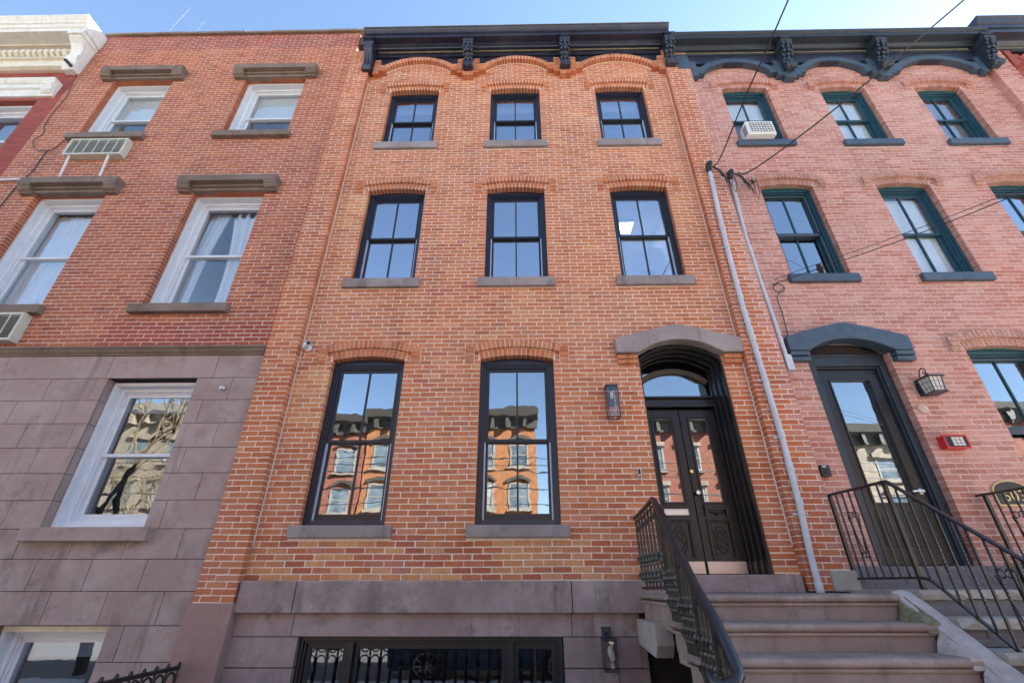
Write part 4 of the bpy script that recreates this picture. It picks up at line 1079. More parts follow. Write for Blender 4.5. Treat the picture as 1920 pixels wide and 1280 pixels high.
def wrought(X, label):
    t = thing('stair_railing', label, 'railing', (X, -1.1, GROUND), 'wrought iron railings of the right stoop')
    top = [(X-.03, 0, .905), (X, -.5, .895), (X, -.93, .885), (X, -1.9, .145), (X, -3.0, -.70)]
    bot = [(X-.03, -.03, .078), (X, -.93, .072), (X, -1.02, .05), (X, -1.55, -.41), (X, -3.0, -1.53)]
    hr = MB()
    for a, b in zip(top, top[1:]):
        hr.add([(p[0]+dx, p[1], p[2]+dz) for p in (a, b) for dx, dz in ((-.023, -.008), (.023, -.008), (.023, .008), (.012, .014), (-.012, .014), (-.023, .008))],
               [(i, (i+1) % 6, (i+1) % 6+6, i+6) for i in range(6)]+[(0, 1, 2, 3, 4, 5), (11, 10, 9, 8, 7, 6)])
    hr.build('handrail', 'iron', t)
    br = MB()
    for a, b in zip(bot, bot[1:]):
        br.add([(p[0]+dx, p[1], p[2]+dz) for p in (a, b) for dx, dz in ((-.013, -.01), (.013, -.01), (.013, .01), (-.013, .01))],
               [(i, (i+1) % 4, (i+1) % 4+4, i+4) for i in range(4)]+[(0, 1, 2, 3), (7, 6, 5, 4)])
    br.build('bottom_rail', 'iron', t)
    for y, zb in ((-.055, -.02), (-.90, -.02)):
        rbox(X-.017, X+.017, y-.017, y+.017, zb, lerp_path(top, y)-.006).build('post', 'iron', t, bevel=.002)
    i = 0; y = -.16
    while y > -2.9:
        if abs(y+.90) > .05:
            mb = MB(); z0, z1 = lerp_path(bot, y), lerp_path(top, y)-.006
            if i % 2: mb.box(X-.008, X+.008, y-.008, y+.008, z0, z1)
            else: twisted(mb, X, y, z0, z1)
            mb.build('baluster', 'iron', t)
        i += 1; y -= .106
    for yc, zt, zl in ((-.325, .66, .30), (-1.70, .08, -.34)):
        sc = MB()
        for s in (-1, 1):
            scroll(sc, X, (yc+s*.045, zt), s, .042); scroll(sc, X, (yc+s*.03, zl-.02), s, .032)
            sc.tube([(X, yc+s*.085, zt+.0), (X, yc+s*.045, (zt+zl)/2), (X, yc+s*.012, zl)], .006, 5)
        sc.build('scrollwork', 'iron', t, smooth=True)
    return t
wrought(3.485, 'black wrought iron railing beside the grey conduit, left of the single door')
wrought(5.20, 'black wrought iron railing crossing in front of the house number plaque')

# ================================================================== areaway fence at the lower left
fn = thing('area_fence', 'black cast iron areaway fence with arched loops fixed to the pink pier base', 'fence', (-3.3, -1.2, GROUND))
def fence_run(p0, p1, n):
    p0, p1 = Vector(p0), Vector(p1); d = (p1-p0)/n
    MB().tube([p0+Vector((0, 0, .0)), p1], .019, 6).build('top_rail', 'iron', fn, smooth=True)
    MB().tube([p0+Vector((0, 0, -.78)), p1+Vector((0, 0, -.78))], .016, 6).build('bottom_rail', 'iron', fn, smooth=True)
    for i in range(n+1):
        q = p0+d*i
        MB().tube([q+Vector((0, 0, -.92)), q], .013, 6).ball(q+Vector((0, 0, -.40)), .026, .026, .05, 7, 4).ball(q+Vector((0, 0, .02)), .02, .02, .03, 6, 4).build('picket', 'iron', fn, smooth=True)
        if i < n:
            mb = MB()
            for za, zb_ in ((-.02, -.17), (-.20, -.74)):
                rr = d.length*.40; m_ = q+d/2; u = d.normalized()
                pts = [m_+u*rr*math.cos(PI*t/8)+Vector((0, 0, za-rr-.01+rr*math.sin(PI*t/8))) for t in range(9)]
                pts2 = [m_+u*rr*math.cos(PI+PI*t/8)+Vector((0, 0, zb_+rr+rr*math.sin(PI+PI*t/8))) for t in range(9)]
                mb.tube(pts+pts2+[pts[0]], .010, 5)
            mb.build('loop', 'iron', fn, smooth=True)
fence_run((-3.3, -.13, -.675), (-3.3, -2.3, -.645), 14)
fence_run((-3.3, -2.3, -.645), (.95, -2.3, -.645), 27)

# ================================================================== lanterns and small fittings
def box_lantern(x, z0, z1, w, label, plate_up):
    t = thing('wall_lantern', label, 'wall lantern', (x, 0, z0), 'black box lanterns of the orange brick house'); d = w; ya, yb = -.055-d, -.055
    f = MB(); b = .011
    for xx in (x-w/2, x+w/2-b):
        for yy in (ya, yb-b): f.box(xx, xx+b, yy, yy+b, z0, z1)
    for zz in (z0, z1-b):
        f.box(x-w/2, x+w/2, ya, ya+b, zz, zz+b).box(x-w/2, x+w/2, yb-b, yb, zz, zz+b).box(x-w/2, x-w/2+b, ya, yb, zz, zz+b).box(x+w/2-b, x+w/2, ya, yb, zz, zz+b)
    f.box(x-w/2-.004, x+w/2+.004, ya-.004, yb+.004, z1, z1+.012); f.ball((x, (ya+yb)/2, z1+.025), .012, .012, .014)
    f.build('lantern_frame', 'black', t, bevel=.0015)
    z2 = z1+.10 if plate_up else z1-.03
    MB().box(x-.05, x+.05, -.014, .0, (z1-.03 if plate_up else z1-.2), z2).tube([(x, -.01, z1-.05 if not plate_up else z1+.045), (x, -.06, z1-.03 if not plate_up else z1+.05), (x, (ya+yb)/2, z1+.012)], .012, 6).build('back_plate', 'black', t, bevel=.002)
    g = .004
    for nm, a in (('front', (x-w/2+b, x+w/2-b, ya+g, ya+g+.003)), ('l', (x-w/2+g, x-w/2+g+.003, ya+b, yb-b)), ('r', (x+w/2-g-.003, x+w/2-g, ya+b, yb-b))):
        rbox(a[0], a[1], a[2], a[3], z0+b, z1-b).build('pane', 'glass_lamp', t)
    yc = (ya+yb)/2
    MB().lathe([(.010, 0), (.012, -.05), (.010, -.052)], (x, yc, z1), 'z', 8).build('lamp_holder', 'black', t, smooth=True)
    MB().lathe([(.008, -.05), (.02, -.085), (.022, -.11), (.012, -.14), (.002, -.155)], (x, yc, z1), 'z', 10).build('bulb', 'lens', t, smooth=True)
box_lantern(1.155, 1.80, 2.20, .145, 'black glass box lantern on brick left of the arched double door', False)
box_lantern(.86, -.70, -.445, .13, 'small black glass lantern on brownstone beside the basement window', True)

lt = thing('wall_lantern', 'black lantern with scroll arm and gridded panes right of the single door', 'wall lantern', (5.10, 0, 2.07))
lx, ly = 5.10, -.165; zt, zb = 2.105, 1.925
MB().prism_y([(lx-.055, 1.93), (lx+.055, 1.93), (lx+.07, 2.02), (lx+.055, 2.12), (lx-.055, 2.12), (lx-.07, 2.02)], -.025, .0).build('back_plate', 'black', lt, bevel=.004)
sc = []
for i in range(26):
    a = -PI*.5+i/25*PI*2.35; r_ = .075*(1-.68*i/25); sc.append((lx, ly+.055-.06+r_*-math.sin(a+PI/2)*1., 2.205+r_*-math.cos(a+PI/2)+.0))
MB().tube([(lx, -.02, 2.04), (lx, -.05, 2.12), (lx, -.055, 2.19), (lx, -.085, 2.25), (lx, -.13, 2.265), (lx, -.165, 2.24), (lx, -.17, 2.20), (lx, -.145, 2.18), (lx, -.125, 2.20), (lx, -.135, 2.22)], .0085, 6).tube([(lx, -.06, 2.1), (lx, ly, 2.15)], .010, 6).build('scroll_arm', 'black', lt, smooth=True)
def frus(mb, w0, w1, z0, z1):
    vs = [(lx+sx*w, ly+sy*w, z) for z, w in ((z0, w0), (z1, w1)) for sx, sy in ((-1, -1), (1, -1), (1, 1), (-1, 1))]
    return mb.add(vs, [(3, 2, 1, 0), (4, 5, 6, 7), (0, 1, 5, 4), (1, 2, 6, 5), (2, 3, 7, 6), (3, 0, 4, 7)])
rf = MB(); frus(rf, .125, .118, 2.105, 2.117); frus(rf, .118, .03, 2.117, 2.155); frus(rf, .02, .012, 2.155, 2.18)
rf.build('lantern_roof', 'black', lt, bevel=.002)
ft = MB(); frus(ft, .10, .10, 1.905, 1.92); ft.build('lantern_base', 'black', lt, bevel=.003)
frus(MB(), .072, .088, 1.921, 2.104).build('lamp_glass', 'lens', lt)
gr = MB()
for sx, sy in ((-1, -1), (1, -1), (1, 1), (-1, 1)): gr.tube([(lx+sx*.075, ly+sy*.075, 1.92), (lx+sx*.091, ly+sy*.091, 2.105)], .008, 5)
for q in (-.33, .33):
    gr.tube([(lx+q*.075, ly-.0745, 1.92), (lx+q*.09, ly-.0905, 2.105)], .003, 4)
    for s in (-1, 1): gr.tube([(lx+s*.0745, ly+q*.075, 1.92), (lx+s*.0905, ly+q*.09, 2.105)], .003, 4)
for zz in (1.975, 2.045):
    w = .0745+(zz-1.92)/.185*.016; gr.tube([(lx-w, ly-w, zz), (lx+w, ly-w, zz), (lx+w, ly+w, zz), (lx-w, ly+w, zz), (lx-w, ly-w, zz)], .003, 4)
gr.build('pane_grid', 'black', lt)
for o in lt.children:                                   # hung 17 cm higher, slimmer body
    o.location = (o.location.x*.88, o.location.y, o.location.z+.17); o.scale = (.88, .92, 1.0)

cm_ = thing('security_camera', 'white bullet security camera with black lens under the left brick arch', 'camera', (-2.85, 0, 2.85))
MB().lathe([(.05, 0), (.05, -.012), (.03, -.022), (.016, -.03)], (-2.855, 0, 2.855), 'y').build('mount', 'white', cm_, smooth=True)
MB().tube([(-2.865, -.02, 2.85), (-2.85, -.055, 2.855)], .018, 8).tube([(-2.885, -.055, 2.855), (-2.80, -.135, 2.868)], [.034, .037], 14).build('camera_body', 'white', cm_, smooth=True)
MB().tube([(-2.80, -.1351, 2.868), (-2.796, -.139, 2.8686)], [.031, .029], 14).build('lens', 'dark', cm_, smooth=True)

db = thing('doorbell', 'slim silver and black video doorbell on brick left of the double door', 'doorbell', (1.40, 0, 1.15))
dp = lambda w, h: [(1.40+w*math.cos(PI*i/8), 1.165+h-w+w*math.sin(PI*i/8)) for i in range(9)]+[(1.40-w*math.cos(PI*i/8), 1.165-h+w-w*math.sin(PI*i/8)) for i in range(9)]
MB().prism_y(dp(.023, .062), -.022, .0).build('bell_case', 'steel', db, bevel=.004)
MB().prism_y(dp(.0165, .054), -.026, -.02).build('bell_face', 'dark', db, bevel=.001)
MB().lathe([(.011, -.026), (.011, -.029), (.002, -.03)], (1.40, 0, 1.145), 'y').build('bell_button', 'lens', db)

ic = thing('intercom', 'black square intercom camera box on pink brick left of the single door', 'intercom', (3.53, 0, 1.18))
MB().box(3.465, 3.585, -.075, .0, 1.115, 1.245).build('intercom_case', 'dark', ic, bevel=.016)
rbox(3.495, 3.535, -.0775, -.07, 1.215, 1.232).build('status_window', 'liner', ic)
MB().ring(3.498, 3.553, 1.135, 1.195, .006, -.079, -.07).lathe([(.02, -.074), (.018, -.08), (.004, -.082)], (3.526, 0, 1.165), 'y').build('lens', 'dark', ic)

ra = thing('alarm_strobe', 'bright red fire alarm box with gridded lens on pink brick', 'alarm', (5.13, 0, 1.42))
MB().box(5.0, 5.265, -.10, .0, 1.425, 1.575).build('alarm_case', 'red', ra, bevel=.006)
MB().ring(4.992, 5.273, 1.417, 1.583, .02, -.108, -.095).build('alarm_bezel', 'red', ra, bevel=.003)
rbox(5.012, 5.253, -.104, -.098, 1.437, 1.563).build('alarm_face', 'dark', ra)
rbox(5.075, 5.215, -.112, -.103, 1.447, 1.553).build('alarm_lens', 'lens', ra)
mb = MB()
for i in range(4): mb.box(5.075+.14*i/3-.002, 5.075+.14*i/3+.002, -.114, -.11, 1.447, 1.553)
for i in range(4): mb.box(5.075, 5.215, -.114, -.11, 1.447+.106*i/3-.002, 1.447+.106*i/3+.002)
mb.build('lens_grid', 'dark', ra)
tag(MB().lathe([(.062, 0), (.062, -.012), (.05, -.02), (.005, -.022)], (5.005, 0, 1.945), 'y', 18).build('cover_plate', 'mort_right', None, smooth=True), 'round pale painted cover plate on pink brick below the scroll lantern', 'cover plate')
tag(MB().lathe([(.03, -.05), (.03, -.075), (.018, -.085), (.018, -.10), (.028, -.105), (.006, -.12)], (-3.80, 0, 2.25), 'y', 10).build('hose_tap', 'steel', None, smooth=True), 'small metal tap stub on the brownstone right of the white window', 'tap')

# number plaque
pq = thing('number_plaque', 'black arched number plaque reading 603 with gold border on pink brick', 'plaque', (5.56, 0, .8))
def arch_plate(w, z0, z1, r): 
    return [(5.56-w, z0), (5.56+w, z0), (5.56+w, z1)]+[(5.56+w*math.cos(PI*i/14)*1.0, z1+r*math.sin(PI*i/14)) for i in range(1, 14)]+[(5.56-w, z1)]
MB().prism_y(arch_plate(.205, .795, .955, .115), -.020, .0).build('plaque_border', 'goldpaint', pq, bevel=.003)
MB().prism_y(arch_plate(.190, .810, .952, .105), -.024, -.015).build('plaque_face', 'dark', pq, bevel=.002)
fc = bpy.data.curves.new('digits', 'FONT'); fc.body = '603'; fc.size = .17; fc.extrude = .003; fc.align_x = 'CENTER'; fc.space_character = 1.1
tmp = bpy.data.objects.new('digits_src', fc); C.objects.link(tmp)
dg = bpy.context.evaluated_depsgraph_get(); me = bpy.data.meshes.new_from_object(tmp.evaluated_get(dg)); bpy.data.objects.remove(tmp)
me.materials.clear(); me.materials.append(M['goldpaint']); me.name = 'digits'
do = bpy.data.objects.new('digits', me); C.objects.link(do); place(do, (5.56, -.0255, .845), pq); do.rotation_euler = (PI/2, 0, 0)

# conduits
def conduit(pts, r, label, head, straps, end=None):
    t = thing('conduit', label, 'conduit', pts[-1], 'service conduits on the pier')
    MB().tube(pts, r, 12).build('pipe', 'pipe', t, smooth=True)
    x, y, z = pts[0]
    MB().tube([(x, y, z-.04), (x-.005, y, z+.05), (x-.004, y-.035, z+.11), (x, y-.085, z+.10)], [r*1.2, r*1.4, r*1.5, r*1.2], 12).build('weatherhead', 'cable' if head else 'pipe', t, smooth=True)
    for zz in straps:
        for a, b in zip(pts, pts[1:]):
            if b[2] <= zz <= a[2]:
                q = (a[2]-zz)/(a[2]-b[2]); px, py = a[0]+(b[0]-a[0])*q, a[1]+(b[1]-a[1])*q
                MB().lathe([(r*1.0, -.012), (r*1.22, -.01), (r*1.22, .01), (r*1.0, .012)], (px, py, zz), 'z', 12).box(px-r*2.3, px-r*.9, py+r*.6, py+r*1.2, zz-.012, zz+.012).build('strap', 'pipe', t)
    for zz in ([a[2]-.3 for a in pts[1:-1:2]]):
        for a, b in zip(pts, pts[1:]):
            if b[2] <= zz <= a[2]:
                q = (a[2]-zz)/(a[2]-b[2]); px, py = a[0]+(b[0]-a[0])*q, a[1]+(b[1]-a[1])*q
                MB().lathe([(r*1.02, -.05), (r*1.14, -.045), (r*1.14, .045), (r*1.02, .05)], (px, py, zz), 'z', 12).build('coupling', 'pipe', t, smooth=True)
    if end: MB().box(*end).build('conduit_body', 'pipe', t, bevel=.008)
conduit([(3.175, -.155, 6.02), (3.12, -.155, 5.08), (3.09, -.155, 4.3), (3.07, -.155, 3.3), (3.082, -.155, 2.36), (3.085, -.155, 1.5), (3.062, -.155, .77), (3.025, -.155, .3), (3.02, -.155, -.06)], .034,
        'long pale conduit running from overhead wires down to the stoop landing', True, (4.42, 3.12, 2.28, 1.55, .70))
conduit([(3.54, -.06, 5.93), (3.475, -.06, 4.7), (3.478, -.06, 3.8), (3.49, -.06, 3.2), (3.50, -.06, 2.62)], .031,
        'shorter pale conduit ending in a square fitting left of the slate blue hood', True, (5.2, 4.2), (3.455, 3.545, -.105, -.01, 2.44, 2.66))
# cables
def cable(pts, r, label, group=None, n=6):
    out = []
    P_ = [Vector(p) for p in pts]; P_ = [P_[0]]+P_+[P_[-1]]
    for i in range(1, len(P_)-2):
        for k in range(n):
            t = k/n; a, b, c, d = P_[i-1:i+3]
            out.append(.5*((2*b)+(c-a)*t+(2*a-5*b+4*c-d)*t*t+(3*b-a-3*c+d)*t**3))
    out.append(P_[-2])
    return tag(MB().tube(out, r, 6).build('cable', 'cable', None, smooth=True), label, 'cable', group)
cable([(3.20, -.24, 6.02), (3.21, -.5, 5.945), (3.19, -1.5, 5.99), (3.206, -2.6, 6.058), (3.3, -6, 6.5), (3.6, -18.3, 8.2)], .0095, 'black overhead cable rising steeply from the taller conduit head', 'overhead wires')
cable([(3.62, -.16, 5.96), (3.72, -.25, 5.86), (4.047, -.6, 5.901), (4.59, -1.2, 6.049), (5.225, -1.8, 6.353), (5.77, -2.3, 6.628), (9.6, -5.8, 8.6)], .0105, 'black overhead cable slanting right past the three dark teal upper windows', 'overhead wires')
cable([(3.70, -.03, 3.80), (3.76, -.06, 3.845), (4.573, -1.1, 3.66), (5.164, -2.0, 3.535), (6.2, -3.4, 3.45), (9.6, -5.8, 3.7)], .0055, 'lower of two thin wires crossing the middle row of teal windows')
cable([(3.68, -.03, 3.82), (3.78, -.06, 3.92), (4.58, -1.1, 3.735), (5.19, -2.0, 3.60), (6.25, -3.4, 3.52), (9.6, -5.8, 3.8)], .0045, 'upper of two thin wires crossing the middle row of teal windows')
cable([(3.74, -.05, 3.84)]+[(3.72+.075*math.cos(q*.7), -.045, 3.745+.075*math.sin(q*.7)) for q in range(3, 19)]+[(3.665, -.03, 3.6), (3.66, -.03, 3.35), (3.64, -.02, 2.95), (3.60, -.03, 2.80), (3.66, -.03, 2.78)], .006, 'black cable coiled in a loop beside the shorter conduit')
for (x, y, z, lab, d) in ((3.16, -.2, 5.95, 'black wire loops hanging at the head of the taller conduit', 1), (3.55, -.1, 5.9, 'black wire loops hanging at the head of the shorter conduit', -1)):
    t = thing('wire_loop', lab, 'wire loop', (x, y, z))
    for k in range(3):
        o_ = .05+.05*k
        MB().tube([(x+.02*k, y-.03, z+.08), (x+.05+o_*.5, y-.06, z-.03), (x+.12+o_*.8, y-.07, z-.22-.10*k), (x+.10+o_, y-.07, z-.34-.1*k), (x+.16+o_, y-.06, z-.24-.08*k), (x+.15+o_*1.2, y-.05, z-.06)], .0065, 5).build('wire', 'cable', t, smooth=True)
    for k in range(2):
        MB().ball((x+.13+.12*k, y-.075, z-.16-.01*k), .03, .03, .034, 8, 5).tube([(x+.10+.12*k, y-.075, z-.13), (x+.17+.12*k, y-.075, z-.19)], .013, 6).build('clamp', 'dark', t, smooth=True)
cable([(-8.997, -.03, 9.395), (-8.921, -.02, 8.762), (-8.855, -.02, 8.502), (-8.89, -.02, 7.93), (-8.853, -.02, 7.614), (-8.768, -.02, 7.384), (-8.851, -.02, 7.193), (-8.70, -.02, 6.957), (-8.482, -.02, 6.911)], .006, 'thin dark cable wandering down the left edge of the dark red brick')
cable([(-8.25, -.03, 7.20), (-8.36, -.02, 6.966), (-8.46, -.02, 6.868), (-8.46, -.02, 6.415), (-8.54, -.02, 5.999), (-8.573, -.02, 5.567), (-8.65, -.02, 5.0)], .008, 'thick dark cable drooping beside the through wall air conditioner')
tag(MB().tube([(-9.5, -.04, 6.14), (-8.54, -.04, 6.168)], .02, 8).build('conduit', 'white', None, smooth=True), 'short white horizontal pipe at the left edge beside a brown lintel', 'conduit')
tag(MB().tube([(-8.30, .4, 10.6), (-8.23, .4, 11.84), (-8.09, .4, 12.69)], .0013, 5).build('antenna', 'cable', None), 'taller thin whip antenna above the dark red parapet', 'antenna', 'roof antennas')
tag(MB().tube([(-7.62, .4, 10.6), (-7.58, .4, 11.73), (-7.534, .4, 12.056)], .0013, 5).build('antenna', 'cable', None), 'shorter thin whip antenna above the dark red parapet', 'antenna', 'roof antennas')
ec = thing('security_camera', 'small black camera on the cream bracket at the far left', 'camera', (-9.05, -.2, 9.3))
MB().tube([(-9.10, -.24, 9.36), (-9.0, -.16, 9.27)], .035, 8).build('camera_body', 'dark', ec, smooth=True)
MB().tube([(-9.02, -.17, 9.30), (-8.98, -.02, 9.42)], .012, 6).build('camera_arm', 'dark', ec)

# through-wall air conditioners
def sleeve(x0, x1, z0, z1, label, struts):
    t = thing('air_conditioner', label, 'air conditioner', ((x0+x1)/2, 0, z0), 'air conditioners under left house sills')
    MB().ring(x0, x1, z0, z1, .035, -.125, .0).build('sleeve', 'ac', t, bevel=.006)
    rbox(x0+.02, x1-.02, -.05, -.04, z0+.02, z1-.02).build('coil_back', 'acdark', t)
    n = 11
    for i in range(n):
        z = z0+.05+(z1-z0-.1)*i/(n-1)
        MB().add([(x0+.036, -.118, z-.006), (x1-.036, -.118, z-.006), (x1-.036, -.095, z+.006), (x0+.036, -.095, z+.006), (x0+.036, -.118, z-.012), (x1-.036, -.118, z-.012), (x1-.036, -.095, z), (x0+.036, -.095, z)],
                 [(0, 1, 2, 3), (7, 6, 5, 4), (0, 4, 5, 1), (3, 2, 6, 7), (0, 3, 7, 4), (1, 5, 6, 2)]).build('louvre', 'ac', t)
    mb = MB()
    for i in range(1, 6): x = x0+(x1-x0)*i/6; mb.box(x-.006, x+.006, -.122, -.112, z0+.035, z1-.035)
    mb.build('louvre_stay', 'ac', t)
    if struts:
        for x in (x0+.12, x1-.22): MB().tube([(x, -.09, z0), (x-.01, -.03, z0-.46)], .018, 8).build('strut', 'acwhite', t, smooth=True)
sleeve(-8.0, -6.96, 6.68, 7.09, 'beige through wall air conditioner on two white struts below an upper sill', True)
sleeve(-8.05, -6.93, 2.96, 3.405, 'beige air conditioner cut by the left edge above the stone belt course', False)
wa = thing('air_conditioner', 'white window air conditioner in the top left teal window', 'air conditioner', (4.55, 0, 6.93))
ax0, ax1, az0, az1 = 4.05, 4.53, 6.92, 7.26
MB().box(ax0, ax1, -.15, .2, az0, az1).build('case', 'acwhite', wa, bevel=.012)
rbox(ax0+.05, ax1-.035, -.154, -.148, az0+.05, az1-.045).build('grille_back', 'navy_dark', wa)
for i in range(9): rbox(ax0+.05+(ax1-ax0-.085)*i/8-.005, ax0+.05+(ax1-ax0-.085)*i/8+.005, -.162, -.152, az0+.05, az1-.045).build('grille_bar', 'acwhite', wa)
for i in range(6): rbox(ax0+.05, ax1-.035, -.164, -.153, az0+.05+(az1-az0-.095)*i/5-.005, az0+.05+(az1-az0-.095)*i/5+.005).build('grille_bar', 'acwhite', wa)
mb = MB()
for i in range(8): mb.box(ax0-.003, ax0+.001, -.13, -.03, az0+.06+i*.028, az0+.072+i*.028)
mb.build('side_vents', 'acdark', wa)

# ------------------------------------------------------------------ curtains, shades and blinds behind the panes
def curtain(x0, x1, z0, z1, y, label, x0b=None, x1b=None, folds=9, tabs=False):
    n = folds*8; x0b = x0 if x0b is None else x0b; x1b = x1 if x1b is None else x1b
    vs, fs = [], []; rows = 8
    for r_ in range(rows+1):
        t = r_/rows; z = z1+(z0-z1)*t; k = math.sin(min(1, t*1.3)*PI/2)
        a = x0+(x0b-x0)*k; b = x1+(x1b-x1)*k
        for i in range(n+1):
            u = i/n
            vs.append((a+(b-a)*u, y+.022*math.sin(u*folds*2*PI)*(0.6+.4*t)+.006*math.sin(u*31+t*3), z))
    N = n+1
    fs = [(r_*N+i, r_*N+i+1, (r_+1)*N+i+1, (r_+1)*N+i) for r_ in range(rows) for i in range(n)]
    mb = MB().add(vs, fs)
    if tabs:
        for i in range(5): u = x0+(x1-x0)*(i+.5)/5; mb.box(u-.03, u+.03, y-.006, y+.006, z1, z1+.10)
    return tag(mb.build('curtain', 'fabric', None, smooth=True), label, 'curtain', 'curtains behind the windows')
curtain(-8.12, -6.90, 3.58, 5.72, .42, 'sheer white curtain filling the wide window below the struts', folds=12)
curtain(-5.50, -5.02, 3.58, 5.80, .46, 'pale curtain panel on the left side of the parted pair', -5.55, -5.18, 5)
curtain(-4.90, -4.15, 3.58, 5.62, .40, 'white tab top curtain panel on the right side of the parted pair', -4.72, -4.12, 6, True)
def shade(cx, w, z0, z1, y, label, m='shade'):
    t = thing('window_shade', label, 'window shade', (cx, y, z0), 'pulled window shades')
    MB().tube([(cx-w/2, y+.02, z1), (cx+w/2, y+.02, z1)], .025, 8).build('roller', m, t, smooth=True)
    rbox(cx-w/2, cx+w/2, y, y+.004, z0, z1).build('shade_cloth', m, t); rbox(cx-w/2, cx+w/2, y-.008, y+.012, z0-.02, z0).build('hem_bar', m, t)
shade(-7.53, 1.0, 8.27, 8.93, .345, 'white shade half lowered in the window above the struts')
shade(-4.835, 1.0, 8.27, 8.93, .345, 'white shade half lowered in the window next to the orange house')
shade(-4.78, 1.0, 2.08, 2.34, .34, 'white shade just below the top of the ground floor white window')
shade(-4.78, 1.05, -.62, -.41, .34, 'pale shade at the top of the basement window')
shade(6.24, .72, 6.95, 8.3, .25, 'cream shade fully drawn in the middle window of the teal top row')
shade(4.385, .72, 7.70, 8.3, .25, 'cream shade half drawn above the white window unit')
shade(6.335, .72, 4.0, 5.68, .25, 'pale shade drawn behind the clear teal window of the middle row')
vb = thing('venetian_blind', 'white venetian blind closed in the rightmost teal window of the top row', 'blind', (8.035, .4, 6.95))
for i in range(34):
    z = 6.97+i*.039
    MB().add([(7.66, .255, z-.008), (8.41, .255, z-.008), (8.41, .285, z+.018), (7.66, .285, z+.018), (7.66, .256, z-.011), (8.41, .256, z-.011), (8.41, .286, z+.015), (7.66, .286, z+.015)],
             [(0, 1, 2, 3), (7, 6, 5, 4), (0, 4, 5, 1), (3, 2, 6, 7), (0, 3, 7, 4), (1, 5, 6, 2)]).build('slat', 'shade', vb)
for cx in (WX[0], WX[1], WX[2]): shade(cx+.0, .80, 8.24, 8.42, .30, ('narrow white blind at the top of the left upper window with black frame', 'narrow white blind at the top of the central upper window with black frame', 'narrow white blind at the top of the right upper window with black frame')[WX.index(cx)])
cl = thing('ceiling_light', 'lit square ceiling light seen through the right black window of the middle floor', 'ceiling light', (2.02, .95, 5.77))
rbox(1.84, 2.12, .78, 1.10, 5.80, 5.87).build('light_frame', 'shade', cl); rbox(1.86, 2.10, .80, 1.08, 5.793, 5.801).build('diffuser', 'lit', cl)
wm = thing('laundry_machine', 'white stacked laundry machine with round door behind the right black window', 'laundry machine', (2.35, 1.2, 3.96))
MB().box(2.0, 2.62, .95, 1.6, 3.96, 5.35).build('case', 'shade', wm, bevel=.01)
MB().lathe([(.22, .0), (.22, -.02), (.17, -.03), (.16, -.015), (.01, -.014)], (2.28, .95, 4.62), 'y', 20).build('round_door', 'liner', wm, smooth=True)

# ================================================================== the other side of the street, mirrored in the panes
M['opp_orange'] = plain('opposite_orange_brick', (.27, .11, .04), .9, .25, 5, .004, 40, stain=.4)
M['opp_red'] = plain('opposite_red_brick', (.19, .068, .042), .9, .25, 5, .004, 40, stain=.4)
M['opp_white'] = plain('opposite_window_frame', (.22, .21, .185), .6)
M['opp_pane'] = plain('opposite_pane', (.10, .13, .15), .15, .6, 1.3)
M['opp_shade'] = plain('opposite_shade', (.26, .27, .26), .6, .2, 2)
M['opp_stone'] = plain('opposite_pale_stone', (.25, .21, .16), .9, .25, 4, stain=.5)
M['opp_cornice'] = plain('opposite_dark_cornice', (.045, .04, .032), .6, .1, 5)
def opp(x0, x1, h, m, label, trim, yf=-18.2, n=3, arch=True, floors=4):
    t = thing('opposite_house', label, 'house', ((x0+x1)/2, yf, GROUND))
    rbox(x0, x1, yf-9, yf, GROUND, h).build('wall', m, t)
    MB().prism_x([(yf, h-1.0), (yf+.12, h-1.0), (yf+.15, h-.55), (yf+.5, h-.4), (yf+.6, h), (yf, h)], x0-.1, x1+.1).build('cornice', trim, t)
    for i in range(int((x1-x0)/.9)): rbox(x0+.45+i*.9-.09, x0+.45+i*.9+.09, yf, yf+.4, h-1.0, h-.45).build('bracket', trim, t)
    fh = (h-1.3-GROUND-.6)/floors
    for f in range(floors):
        for i in range(n):
            cx = x0+(x1-x0)*(i+.5)/n; zb = GROUND+.9+f*fh; zt = zb+fh*.62; w = 1.05
            fr = MB().ring(cx-w/2, cx+w/2, zb, zt, .09, yf-.05, yf+.03); fr.box(cx-w/2, cx+w/2, yf-.05, yf+.02, (zb+zt)/2-.03, (zb+zt)/2+.03)
            o = fr.build('window', 'opp_white', t)
            rbox(cx-w/2+.05, cx+w/2-.05, yf, yf+.006, zb+.05, zt-.05).build('pane', 'opp_pane' if (i*2+f) % 4 else 'opp_shade', o)
            if arch: MB().arc(cx, zt+.02, w/2+.04, .2, .16, yf, yf+.12, 10).build('window_hood', trim, o)
            else: MB().box(cx-w/2-.12, cx+w/2+.12, yf, yf+.14, zt, zt+.22).build('window_hood', 'opp_stone', o)
            MB().box(cx-w/2-.1, cx+w/2+.1, yf, yf+.12, zb-.1, zb).build('sill', 'opp_stone', o)
    return t
opp(-8.2, .9, 8.6, 'opp_orange', 'sunlit orange brick corner house with dark cornice mirrored in the ground floor panes', 'opp_cornice', n=5)
opp(-17.5, -8.3, 8.3, 'opp_red', 'sunlit red brick house across the street mirrored in the white ground floor window', 'opp_cornice', n=5)
opp(-30, -17.6, 9.0, 'opp_stone', 'sunlit pale stone house across the street mirrored in the white ground floor window', 'opp_stone', n=6, arch=False)
opp(6.3, 14.0, 8.5, 'opp_red', 'red brick house with pale window heads mirrored in the double door panes', 'opp_cornice', n=4, arch=False)
opp(14.1, 24, 7.6, 'opp_stone', 'pale house with dark roof mirrored in the single door pane', 'opp_cornice', n=5, arch=False)
